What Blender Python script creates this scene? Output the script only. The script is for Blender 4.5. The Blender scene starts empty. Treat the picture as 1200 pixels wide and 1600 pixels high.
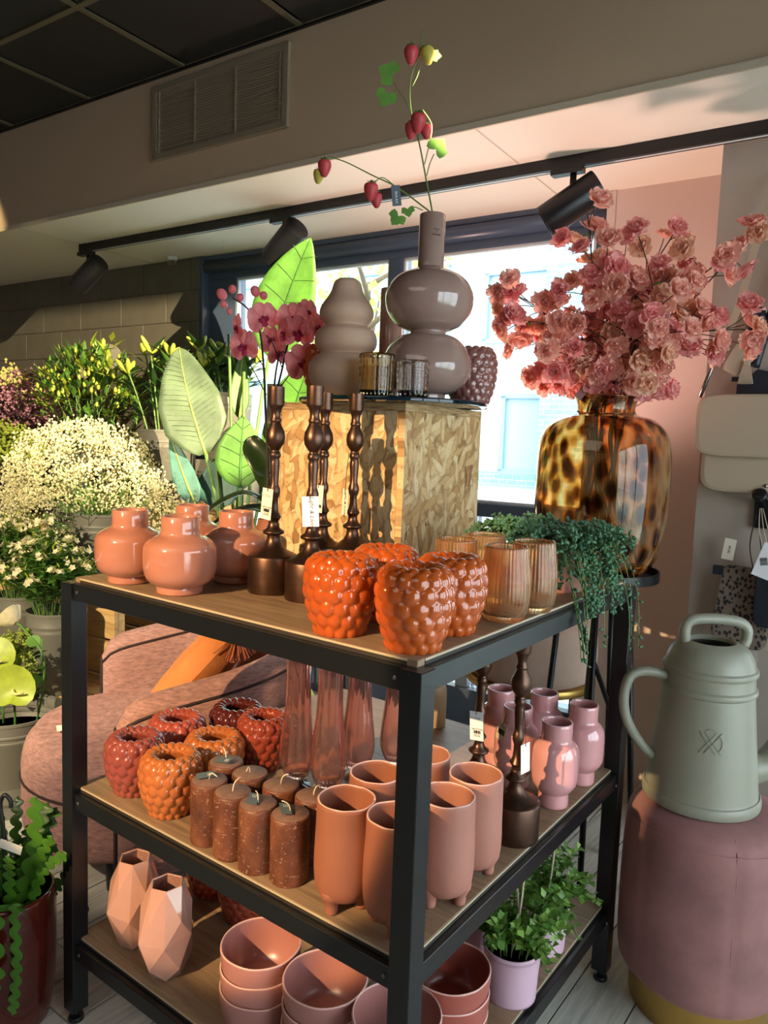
import bpy, bmesh, math, random
from math import sin, cos, pi, radians, sqrt, atan2
from mathutils import Vector, Matrix, noise
random.seed(7)
SC = bpy.context.scene
COL = SC.collection

# ---------------------------------------------------------------- camera
F_PX, YAW, PITCH, ROLL = 1173.73, radians(36.4277), radians(5.6042), radians(2.0194)
CAM = Vector((0.5584, -0.8586, 1.3263))
fw = Vector((-sin(YAW)*cos(PITCH), cos(YAW)*cos(PITCH), -sin(PITCH)))
rt = Vector((cos(YAW), sin(YAW), 0)); up = rt.cross(fw)
r2 = rt*cos(ROLL)+up*sin(ROLL); u2 = -rt*sin(ROLL)+up*cos(ROLL)
cd = bpy.data.cameras.new('camera'); cam = bpy.data.objects.new('camera', cd); COL.objects.link(cam)
cd.sensor_fit = 'VERTICAL'; cd.sensor_height = 36.0; cd.lens = F_PX/1600*36.0
cd.clip_start = 0.05; cd.clip_end = 200
cam.matrix_world = Matrix(((r2.x, u2.x, -fw.x, CAM.x), (r2.y, u2.y, -fw.y, CAM.y), (r2.z, u2.z, -fw.z, CAM.z), (0, 0, 0, 1)))
SC.camera = cam

# ---------------------------------------------------------------- world, sun, lamps, exposure
TH = math.atan(.055); U = Vector((cos(TH), sin(TH), 0)); V = Vector((-sin(TH), cos(TH), 0))
def W(s, n, z=0.0):                       # room frame (s along the window wall, n towards it) -> world
    return U*s + V*n + Vector((0, 0, z))
world = bpy.data.worlds.new('sky'); SC.world = world; world.use_nodes = True
bg = world.node_tree.nodes['Background']; bg.inputs[0].default_value = (.82, .91, 1.0, 1); bg.inputs[1].default_value = 6.2
def lamp(name, kind, loc, target, energy, color, **kw):
    d = bpy.data.lights.new(name, kind); o = bpy.data.objects.new(name, d); COL.objects.link(o)
    o.location = loc; o.rotation_euler = (Vector(target)-Vector(loc)).to_track_quat('-Z', 'Y').to_euler()
    d.energy = energy; d.color = color
    for k, v in kw.items(): setattr(d, k, v)
    return o
WARM = (1.0, .67, .34)
lamp('sun', 'SUN', (0, 0, 8), Vector((0, 0, 8))+Vector((.62, -.50, -.80)), 15.0, (1, .95, .86), angle=radians(.6))
# ceiling spot on the shop side that lights the rack (straight along +Y), and the one on the flowers and the dark wall
lamp('ceiling_spot_rack', 'SPOT', (-.60, -3.5, 2.55), (-.65, .30, .82), 1200, WARM, spot_size=radians(17.9), spot_blend=.12, shadow_soft_size=.018)
lamp('ceiling_spot_flowers', 'SPOT', W(.55, .60, 2.36), W(-3.90, 2.0, 1.25), 1900, (1.0, .82, .50), spot_size=radians(29), spot_blend=.25, shadow_soft_size=.004)
lamp('ceiling_spot_buckets', 'SPOT', (-.9, -3.0, 2.60), (-2.20, .78, .76), 1150, (1.0, .82, .52), spot_size=radians(30), spot_blend=.5, shadow_soft_size=.03)
lamp('ceiling_spot_chair', 'SPOT', (-1.75, -2.8, 2.6), (-1.55, .42, .42), 330, (1.0, .80, .58), spot_size=radians(17), spot_blend=.4, shadow_soft_size=.03)
lamp('ceiling_spot_left', 'SPOT', W(-3.44, .98, 2.72), W(-3.46, 1.27, 2.24), 22, (1.0, .80, .42), spot_size=radians(56), spot_blend=.3, shadow_soft_size=.03)
lamp('ambient_fill', 'AREA', W(-.5, -2.6, 2.72), W(-.5, -2.6, 0), 26, (1.0, .90, .78), size=2.4)  # unseen area lamp added as ambient fill
for nm, c_, t_, sx, sy in (('daylight_portal', W(2.58, -.1, 1.3), W(0, -.1, 1.3), 3.4, 2.3), ('daylight_portal', W(1.7, 1.90, 1.2), W(1.7, 0, 1.2), 1.7, 2.2), ('daylight_portal', W(-1.5, 2.30, 1.2), W(-1.5, 0, 1.2), 2.2, 2.1)):
    o = lamp(nm, 'AREA', c_, t_, 1, (1, 1, 1)); o.data.shape = 'RECTANGLE'; o.data.size = sx; o.data.size_y = sy; o.data.cycles.is_portal = True
lamp('pink_glow_fill', 'SPOT', W(-.66, 1.50, 1.02), W(-.50, 1.72, 2.3), 48, (1.0, .62, .52), spot_size=radians(125), spot_blend=.8, shadow_soft_size=.05)  # unseen lamp added to give the soffit and blush wall a pink glow
SC.view_settings.view_transform = 'Standard'; SC.view_settings.look = 'None'
SC.view_settings.gamma = 1.0; SC.view_settings.use_curve_mapping = False
SC.view_settings.exposure = 0.12
SC.cycles.use_denoising = True
SC.cycles.max_bounces = 14; SC.cycles.transmission_bounces = 12; SC.cycles.transparent_max_bounces = 16
SC.cycles.glossy_bounces = 5; SC.cycles.diffuse_bounces = 4
SC.cycles.sample_clamp_indirect = 6.0

# ---------------------------------------------------------------- materials
def lin(h):
    h = h.lstrip('#'); r = []
    for i in (0, 2, 4):
        v = int(h[i:i+2], 16)/255; r.append(v/12.92 if v <= .04045 else ((v+.055)/1.055)**2.4)
    return (*r, 1.0)
class NT:
    def __init__(s, name):
        s.m = bpy.data.materials.new(name); s.m.use_nodes = True; s.t = s.m.node_tree; s.N = s.t.nodes
        s.b = s.N['Principled BSDF']; s.co = None
    def n(s, kind, **kw):
        x = s.N.new(kind)
        for k, v in kw.items():
            if k in x.inputs: x.inputs[k].default_value = v
            else: setattr(x, k, v)
        return x
    def l(s, a, b): s.t.links.new(a, b)
    def coord(s, scale=(1, 1, 1), rot=(0, 0, 0), out='Object'):
        tc = s.n('ShaderNodeTexCoord'); mp = s.n('ShaderNodeMapping')
        mp.inputs['Scale'].default_value = scale; mp.inputs['Rotation'].default_value = rot
        s.l(tc.outputs[out], mp.inputs[0]); return mp.outputs[0]
    def noise(s, co, scale, detail=4, rough=.55):
        x = s.n('ShaderNodeTexNoise'); x.inputs['Scale'].default_value = scale; x.inputs['Detail'].default_value = detail
        x.inputs['Roughness'].default_value = rough; s.l(co, x.inputs['Vector']); return x
    def ramp(s, fac, stops, interp='LINEAR'):
        x = s.n('ShaderNodeValToRGB'); cr = x.color_ramp; cr.interpolation = interp
        while len(cr.elements) < len(stops): cr.elements.new(.5)
        for e, (p, c) in zip(cr.elements, stops): e.position = p; e.color = lin(c) if isinstance(c, str) else c
        s.l(fac, x.inputs[0]); return x.outputs[0]
    def mix(s, fac, a, b, mode='MIX'):
        x = s.n('ShaderNodeMix'); x.data_type = 'RGBA'; x.blend_type = mode
        for v, i in ((fac, 0), (a, 6), (b, 7)):
            if hasattr(v, 'links'): s.l(v, x.inputs[i])
            else: x.inputs[i].default_value = v
        return x.outputs[2]
    def bump(s, h, strength, dist=.002):
        x = s.n('ShaderNodeBump'); x.inputs['Strength'].default_value = strength; x.inputs['Distance'].default_value = dist
        s.l(h, x.inputs['Height']); s.l(x.outputs[0], s.b.inputs['Normal'])
    def set(s, **kw):
        for k, v in kw.items(): s.b.inputs[k.replace('_', ' ')].default_value = v
        return s
def mat(name, hexa, rough=.5, metal=0, var=0, vscale=12, vs=(1, 1, 1), bump=0, bscale=60, bdist=.002, **kw):
    t = NT(name); base = lin(hexa); t.set(Base_Color=base, Roughness=rough, Metallic=metal, **kw)
    if var or bump: co = t.coord(vs)
    if var:
        nz = t.noise(co, vscale, 5)
        lo = tuple(c*(1-var) for c in base[:3])+(1,); hi = tuple(min(1, c*(1+var)) for c in base[:3])+(1,)
        t.l(t.ramp(nz.outputs[0], [(.3, lo), (.7, hi)]), t.b.inputs['Base Color'])
    if bump: t.bump(t.noise(co, bscale, 3).outputs[0], bump, bdist)
    return t.m
M = {}
M['rack'] = mat('black_powder_coat', '#101214', .32, bump=.08, bscale=900, bdist=.0004)
M['screw'] = mat('dull_steel_screw', '#6a6a6c', .4, .8)
def wood(name, a, b, c, s=(3.2, 42, 42), rough=.5):
    t = NT(name); co = t.coord(s); nz = t.noise(co, 1.6, 8, .62); nz.inputs['Distortion'].default_value = .6
    t.l(t.ramp(nz.outputs[0], [(.3, a), (.5, b), (.72, c)]), t.b.inputs['Base Color'])
    t.set(Roughness=rough); t.bump(nz.outputs[0], .12, .001); return t.m
M['oak'] = wood('oak_laminate', '#75604d', '#8f765b', '#a48a6c')
M['edgedark'] = mat('dark_board_edge', '#2b241d', .6)  # darker lower part of the board edges
M['edgeglint'] = mat('pale_edge_glint', '#b3a487', .5)  # chamfer highlight of the boards, painted as a pale colour
M['plankA'] = wood('weathered_plank', '#95928a', '#b3b0a5', '#cbc8bc', (30, 3, 30), .6)
M['plankB'] = wood('weathered_plank_warm', '#8c8678', '#aaa293', '#c0b9a9', (30, 3, 30), .6)
M['gap'] = mat('dark_floor_gap', '#141210', .9)
def osb(name, ax):
    "strand board: layers of long flat flakes at different angles in the plane of the panel (ax = the panel's two axes)"
    t = NT(name); c = None; tc = t.n('ShaderNodeTexCoord'); sx = t.n('ShaderNodeSeparateXYZ'); cx = t.n('ShaderNodeCombineXYZ'); t.l(tc.outputs['Object'], sx.inputs[0])
    t.l(sx.outputs[ax[0]], cx.inputs[0]); t.l(sx.outputs[ax[1]], cx.inputs[1])
    for i, (ang, sc, k0) in enumerate(((.2, 16, .3), (1.2, 18, .26), (-.6, 20, .28), (1.75, 17, .24), (.55, 22, .3), (-1.15, 19, .25), (2.7, 24, .3), (1.5, 27, .3))):
        m1 = t.n('ShaderNodeMapping'); m1.inputs['Rotation'].default_value = (0, 0, ang); m1.inputs['Location'].default_value = (i*3.1, i*1.7, 0); t.l(cx.outputs[0], m1.inputs[0])
        m2 = t.n('ShaderNodeMapping'); m2.inputs['Scale'].default_value = (k0, 1, 1); wn = t.noise(m1.outputs[0], 16, 2); wa = t.n('ShaderNodeVectorMath', operation='MULTIPLY_ADD'); t.l(wn.outputs[1], wa.inputs[0]); wa.inputs[1].default_value = (.03, .03, 0); t.l(m1.outputs[0], wa.inputs[2]); t.l(wa.outputs[0], m2.inputs[0]); co = m2.outputs[0]
        v = t.n('ShaderNodeTexVoronoi'); v.voronoi_dimensions = '2D'; v.inputs['Scale'].default_value = sc*2.3; t.l(co, v.inputs['Vector'])
        sp = t.n('ShaderNodeSeparateColor'); t.l(v.outputs['Color'], sp.inputs[0])
        k = t.ramp(sp.outputs[0], [(0, '#ab8555'), (.2, '#caa671'), (.45, '#d8bb8a'), (.7, '#e3cb9f'), (.9, '#bb925e'), (1, '#80603c')])
        d = t.ramp(v.outputs['Distance'], [(.0, (1, 1, 1, 1)), (.42, (1, 1, 1, 1)), (.75, (.50, .42, .34, 1))])
        gr = t.ramp(t.noise(co, sc*22, 2).outputs[0], [(.3, (.80, .76, .70, 1)), (.6, (1.04, 1.03, 1.02, 1))])
        k = t.mix(.75, t.mix(.8, k, d, 'MULTIPLY'), gr, 'MULTIPLY')
        c = k if c is None else t.mix(t.ramp(sp.outputs[1], [(.66, (0, 0, 0, 1)), (.68, (1, 1, 1, 1))]), c, k)
    fl = t.ramp(t.noise(tc.outputs['Object'], 130, 3).outputs[0], [(.28, (.28, .20, .13, 1)), (.36, (1, 1, 1, 1))]); c = t.mix(.8, c, fl, 'MULTIPLY')
    t.l(c, t.b.inputs['Base Color']); t.set(Roughness=.62); t.bump(t.noise(tc.outputs['Object'], 160, 4).outputs[0], .25, .0015); return t.m
M['osb'] = osb('strand_board', (0, 2)); M['osb_side'] = osb('strand_board_side', (1, 2))
def osbedge():
    t = NT('strand_board_edge'); n1 = t.noise(t.coord((14, 14, 210)), 1.3, 5, .65)
    t.l(t.ramp(n1.outputs[0], [(.32, '#4c3823'), (.42, '#9c7b50'), (.55, '#c2a273'), (.72, '#d8c096')]), t.b.inputs['Base Color']); t.set(Roughness=.7); t.bump(n1.outputs[0], .3, .0015); return t.m
M['osb_edge'] = osbedge()
M['plate'] = mat('dark_glass_plate', '#0f2530', .04, Transmission_Weight=.25, IOR=1.5)
M['soffit'] = mat('white_plaster', '#ece5d8', .85, bump=.12, bscale=260)
M['bulk'] = mat('taupe_wall_paint', '#c0a48a', .85, bump=.22, bscale=300)
M['edge'] = mat('corner_bead', '#c9b8a2', .7)
M['pinkwall'] = mat('blush_wall_paint', '#ddcac3', .8, bump=.1, bscale=220)
M['greywall'] = mat('greige_wall_paint', '#a59a8e', .75, var=.06, vscale=6, bump=.15, bscale=180)
M['stainwall'] = mat('flaked_paint', '#b3aca2', .9, var=.2, vscale=60)
M['darkwall'] = mat('black_block_paint', '#655f53', .6, var=.08, vscale=9, bump=.3, bscale=150)
M['frame'] = mat('anthracite_window_frame', '#46546a', .32)
M['bead'] = mat('pale_glazing_bead', '#c8d0d4', .4)
M['ctile'] = mat('black_ceiling_tile', '#1d1b18', .9, var=.12, vscale=200, bump=.25, bscale=420)
M['tbar'] = mat('olive_ceiling_bar', '#57513d', .6)
M['vent'] = mat('bronze_grey_grille', '#9d8d78', .5, .3)
M['ventdark'] = mat('duct_black', '#15120f', .9)
M['black'] = mat('satin_black', '#101012', .42)
M['lampblack'] = mat('black_lamp_metal', '#16161a', .34, .3)
M['plasticwhite'] = mat('white_plastic', '#d6d6d2', .5)
def pane():
    t = NT('window_glass'); N = t.N; o = N['Material Output']; tr = t.n('ShaderNodeBsdfTransparent'); gl = t.n('ShaderNodeBsdfGlossy'); gl.inputs['Roughness'].default_value = .01
    tr.inputs[0].default_value = (.96, .98, .98, 1); mx = t.n('ShaderNodeMixShader'); fr = t.n('ShaderNodeFresnel'); fr.inputs[0].default_value = 1.35
    t.l(fr.outputs[0], mx.inputs[0]); t.l(tr.outputs[0], mx.inputs[1]); t.l(gl.outputs[0], mx.inputs[2]); t.l(mx.outputs[0], o.inputs[0]); return t.m
M['pane'] = pane()
def glass(name, hexa, rough=.0, ior=1.45, tr=1.0, **kw):
    t = NT(name); t.set(Base_Color=lin(hexa), Roughness=rough, Transmission_Weight=tr, IOR=ior, **kw); return t.m
M['glass_pink'] = glass('pink_glass', '#f9cdc2', .02, 1.42, .965)
M['glass_amber'] = glass('peach_ribbed_glass', '#fbd0a0', .03, 1.4, .93)
M['glass_gold'] = glass('smoked_amber_glass', '#f3dba6', .03, 1.45)
M['glass_clear'] = glass('rosy_clear_glass', '#f4e8e2', .02, 1.45)
def leopard():
    t = NT('tortoiseshell_glass'); co = t.coord((1, 1, .55)); v = t.n('ShaderNodeTexVoronoi'); v.inputs['Scale'].default_value = 26; t.l(co, v.inputs['Vector'])
    nz = t.noise(co, 30, 3); w = t.n('ShaderNodeMath', operation='ADD'); t.l(v.outputs['Distance'], w.inputs[0])
    sc = t.n('ShaderNodeMath', operation='MULTIPLY'); sc.inputs[1].default_value = .35; t.l(nz.outputs[0], sc.inputs[0]); t.l(sc.outputs[0], w.inputs[1])
    t.l(t.ramp(w.outputs[0], [(.34, '#4c2610'), (.52, '#7d4418'), (.66, '#eba850'), (.88, '#fae0b0')]), t.b.inputs['Base Color'])
    t.set(Roughness=.02, Transmission_Weight=.94, IOR=1.42); return t.m
M['leopard'] = leopard()
def ceramic(name, hexa, rough=.12, coat=.6, var=.06, **kw): return mat(name, hexa, rough, var=var, vscale=14, Coat_Weight=coat, Coat_Roughness=.05, **kw)
M['salmon'] = ceramic('salmon_glaze', '#b0745f')
M['orange'] = ceramic('orange_glaze', '#ae4e1a', var=.12)
M['orange2'] = ceramic('light_orange_glaze', '#b06432', var=.12)
M['rose'] = ceramic('brick_rose_glaze', '#8f463c', var=.1)
M['coral'] = ceramic('coral_glaze', '#a44c3c', var=.1)
M['maroon'] = ceramic('maroon_glaze', '#54201f', var=.1)
M['rust'] = ceramic('rust_brown_glaze', '#8b3d2c', var=.12)
M['mauve'] = ceramic('mauve_brown_glaze', '#86564f', var=.1)
M['taupegloss'] = ceramic('taupe_gloss_glaze', '#957a6f', rough=.1, coat=.8)
M['taupematt'] = mat('taupe_matt_clay', '#b8967f', .75, var=.04, vscale=20, bump=.1, bscale=400)
M['blushgloss'] = ceramic('blush_glaze', '#c79a8a')
M['iri'] = ceramic('lustre_pink_glaze', '#c98f8f', rough=.14, coat=1.0, Thin_Film_Thickness=430, Thin_Film_IOR=1.5)
M['facet'] = ceramic('lustre_blush_glaze', '#b88c7f', rough=.16, coat=.9, Thin_Film_Thickness=400, Thin_Film_IOR=1.45)
M['terra'] = mat('terracotta_matt', '#8f563f', .62, var=.08, vscale=8, bump=.08, bscale=180)
M['terrapink'] = mat('pink_terracotta_matt', '#a06a59', .6, var=.06, vscale=8, bump=.08, bscale=180)
M['bowl'] = mat('dusty_pink_glaze', '#a67069', .32, var=.06, vscale=10, Coat_Weight=.25)
M['bowlred'] = mat('terracotta_pink_glaze', '#9b5044', .3, var=.06, vscale=10, Coat_Weight=.25)
M['rim'] = mat('pale_rim', '#d7aca0', .4)
M['lilac'] = mat('lilac_ceramic', '#c3a3b3', .42, var=.03)
M['bronze'] = mat('brushed_bronze', '#5d4539', .36, .9, var=.14, vscale=6, vs=(1, 1, 14), bump=.05, bscale=300)
def wax():
    t = NT('brown_rustic_wax'); co = t.coord(); n1 = t.noise(t.coord((1, 1, .6)), 26, 5, .6); c = t.ramp(n1.outputs[0], [(.3, '#4a281a'), (.52, '#693b26'), (.75, '#835438')])
    n2 = t.noise(t.coord((1, 1, 1.6), (.5, .3, 0)), 60, 2); n2.inputs['Distortion'].default_value = 2.5
    c = t.mix(t.ramp(n2.outputs[0], [(.62, (0, 0, 0, 1)), (.70, (.55, .55, .55, 1))]), c, lin('#c09a80'))
    t.l(c, t.b.inputs['Base Color']); t.set(Roughness=.5, Subsurface_Weight=.1, Subsurface_Radius=(.008, .003, .002)); t.bump(n2.outputs[0], .3, .002); return t.m
M['wax'] = wax()
M['waxtop'] = mat('frosted_wax_top', '#7f6156', .6, var=.2, vscale=60, bump=.3, bscale=120)
M['wick'] = mat('cream_wick', '#e3cdb0', .8)
M['slate'] = mat('slate_blue_card', '#56636b', .7)
M['card'] = mat('cream_card', '#e9e2d0', .8)
M['cardwhite'] = mat('white_card', '#eef0f4', .8)
M['kraft'] = mat('brown_card', '#b9a78f', .8)
M['ink'] = mat('black_ink', '#1a1816', .8)
M['inkgrey'] = mat('grey_ink', '#8c8c8c', .8)
M['inkwhite'] = mat('white_ink', '#e6e6e6', .8)
M['string'] = mat('black_string', '#151212', .8)
M['twine'] = mat('pale_twine', '#c9bba2', .9)
def velvet(name, hexa, var=.25, vscale=5, vs=(1, 1, 1), streak=0):
    t = NT(name); b = lin(hexa); co = t.coord(vs); nz = t.noise(co, vscale, 6, .6)
    lo = tuple(c*(1-var) for c in b[:3])+(1,); hi = tuple(min(1, c*(1+var)) for c in b[:3])+(1,)
    c = t.ramp(nz.outputs[0], [(.35, lo), (.65, hi)])
    if streak:
        n2 = t.noise(t.coord((1, 1, 5)), 55, 4); c = t.mix(streak, c, t.ramp(n2.outputs[0], [(.35, (.45, .42, .4, 1)), (.65, (1.25, 1.2, 1.15, 1))]), 'MULTIPLY')
    t.l(c, t.b.inputs['Base Color']); t.set(Roughness=.85, Sheen_Weight=.6, Sheen_Roughness=.35, Sheen_Tint=(min(1, b[0]*1.6), min(1, b[1]*1.6), min(1, b[2]*1.6), 1))
    t.bump(t.noise(co, 400, 2).outputs[0], .12, .001); return t.m
M['velvetpink'] = velvet('dusty_rose_velvet', '#8c6360', .18, 7)
M['chenille'] = velvet('mauve_chenille', '#a27a72', .18, 30, (1, 1, 3), .55)
M['velvetbeige'] = velvet('beige_velvet', '#b09684', .1, 4)
M['velvetolive'] = velvet('olive_velvet', '#a3a046', .1, 4)
M['cushion'] = mat('burnt_orange_linen', '#b06a35', .85, var=.1, vscale=20, bump=.6, bscale=240, bdist=.003)
M['tassel'] = mat('rust_tassel_thread', '#9a5638', .9, var=.2, vscale=30)
M['piping'] = mat('dark_piping', '#2b1c1a', .8)
M['gold'] = mat('brushed_brass', '#c6a25a', .36, .95, var=.1, vscale=4)
M['sage'] = mat('sage_green_plastic', '#8a8a79', .38, bump=.05, bscale=400)
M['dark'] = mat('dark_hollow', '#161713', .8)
M['soil'] = mat('potting_soil', '#1f1610', .95, bump=.6, bscale=120)
M['cream'] = mat('cream_leather', '#b9a890', .5, bump=.2, bscale=350)
M['navy'] = mat('navy_leather', '#18202c', .45, bump=.2, bscale=300)
M['chrome'] = mat('bag_hardware', '#8d8a86', .25, 1)
def cheetah():
    t = NT('spotted_hide'); co = t.coord((1, 1, .7), (0, .35, 0)); v = t.n('ShaderNodeTexVoronoi'); v.inputs['Scale'].default_value = 95; v.inputs['Randomness'].default_value = .85; t.l(co, v.inputs['Vector'])
    t.l(t.ramp(v.outputs['Distance'], [(.40, '#1c1a19'), (.47, '#77695c')]), t.b.inputs['Base Color']); t.set(Roughness=.7); return t.m
M['cheetah'] = cheetah()
M['bucket'] = mat('grey_bucket_plastic', '#6b6960', .5, var=.05)
M['redpot'] = ceramic('oxblood_glaze', '#43130c', rough=.2, coat=.5, var=.25)
M['brass'] = M['gold']
M['crate'] = wood('pale_pine', '#b08a55', '#cba56e', '#dcbc88', (3, 24, 24))
# plants: leaves let some light through
def leafm(name, hexa, rough=.45, trans=.25, var=.2, vscale=18):
    t = NT(name); b = lin(hexa); nz = t.noise(t.coord(), vscale, 3)
    lo = tuple(c*(1-var) for c in b[:3])+(1,); hi = tuple(min(1, c*(1+var)) for c in b[:3])+(1,)
    c = t.ramp(nz.outputs[0], [(.35, lo), (.65, hi)]); t.l(c, t.b.inputs['Base Color']); t.set(Roughness=rough)
    if trans:
        tl = t.n('ShaderNodeBsdfTranslucent'); t.l(c, tl.inputs[0]); mx = t.n('ShaderNodeMixShader'); mx.inputs[0].default_value = trans
        t.l(t.b.outputs[0], mx.inputs[1]); t.l(tl.outputs[0], mx.inputs[2]); t.l(mx.outputs[0], t.N['Material Output'].inputs[0])
    return t.m
M['lf_dark'] = leafm('dark_green_leaf', '#2c4a22')
M['lf_mid'] = leafm('mid_green_leaf', '#5c8638')
M['lf_bright'] = leafm('bright_green_leaf', '#4f7c30', trans=.24)
M['lf_fresh'] = leafm('fresh_green_leaf', '#86ad50', .4, .25)
M['lf_lime'] = leafm('lime_leaf', '#a6b63c', trans=.35)
M['lf_blue'] = leafm('blue_green_leaf', '#48746c')
M['lf_pale'] = leafm('pale_striped_leaf', '#52644a', .5, .12, var=.25, vscale=9)
M['lf_bean'] = leafm('blue_green_bean_leaf', '#4c7a58', .35, .15)
M['lf_cactus'] = leafm('cactus_stem_green', '#3f6a1c', .3, .12)
M['lf_orchid'] = leafm('deep_green_orchid_leaf', '#24371a', .3, .1)
M['veinpale'] = leafm('pale_rib', '#64765a', .5, 0)
M['vein'] = leafm('pale_vein', '#9aa64a', .5, 0)
M['veindark'] = leafm('dark_vein', '#2f5a1c', .5, 0)
M['stemgreen'] = leafm('green_stem', '#5b7a38', .5, 0)
M['stembrown'] = leafm('brown_stem', '#3a2a22', .6, 0)
M['stempurple'] = leafm('dark_orchid_stem', '#2a1a1c', .5, 0)
M['bls1'] = leafm('salmon_petal', '#ffc0b0', .6, .48, .15, 60)
M['bls2'] = leafm('rose_petal', '#fdb2ae', .6, .48, .15, 60)
M['bls3'] = leafm('peach_petal', '#ffcdb2', .6, .48, .15, 60)
M['orch'] = leafm('dusky_pink_orchid_petal', '#f08c90', .5, .42, .18, 50)
M['orchlip'] = leafm('magenta_orchid_lip', '#b02050', .5, .2)
M['cream_petal'] = leafm('cream_petal', '#ece3bd', .6, .35, .08, 60)
M['gyps'] = leafm('tiny_cream_flower', '#e3dcae', .7, .25, .15, 40)
M['pinkfl'] = leafm('dusty_pink_flower', '#c08a9c', .7, .25, .25, 30)
M['yellfl'] = leafm('pale_yellow_flower', '#dcd58a', .7, .3, .15, 30)
M['moss'] = leafm('moss_green_flower', '#8c9a38', .8, .2, .2, 40)
M['bud'] = leafm('lily_bud_green', '#b3bd4c', .45, .2, .2)
M['strawb'] = leafm('strawberry_red', '#b83a40', .5, .05, .12, 90)
M['strawg'] = leafm('unripe_strawberry', '#b5a646', .5, .05, .1, 60)
# outside
M['facade'] = mat('white_render', '#e6e6e2', .8)
M['facwin'] = mat('facade_window_glass', '#9fb6c4', .1)
M['facframe'] = mat('facade_window_frame', '#8fb2c8', .5)
def bricks(name, a, b, mo, sc):
    t = NT(name); tc = t.coord((1, 1, 1), (pi/2, 0, 0)); x = t.n('ShaderNodeTexBrick'); x.inputs['Scale'].default_value = sc
    x.inputs['Color1'].default_value = lin(a); x.inputs['Color2'].default_value = lin(b); x.inputs['Mortar'].default_value = lin(mo); x.inputs['Mortar Size'].default_value = .012
    t.l(tc, x.inputs['Vector']); t.l(x.outputs[0], t.b.inputs['Base Color']); t.set(Roughness=.8); return t.m
M['brick'] = bricks('pale_blue_grey_brick', '#8fb4c2', '#7fa3b4', '#c9d4d8', 4.2)
M['paver'] = mat('pale_paver', '#c4cfc9', .8, var=.1)
M['kerb'] = mat('grey_kerb', '#8a9a9c', .8)
M['ground'] = mat('paver_joint', '#7e8a88', .9)
M['bark'] = mat('bark', '#6a5a48', .9, bump=.5, bscale=40)
M['treeleaf'] = leafm('spring_leaf', '#9fb45a', .6, .5)
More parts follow.
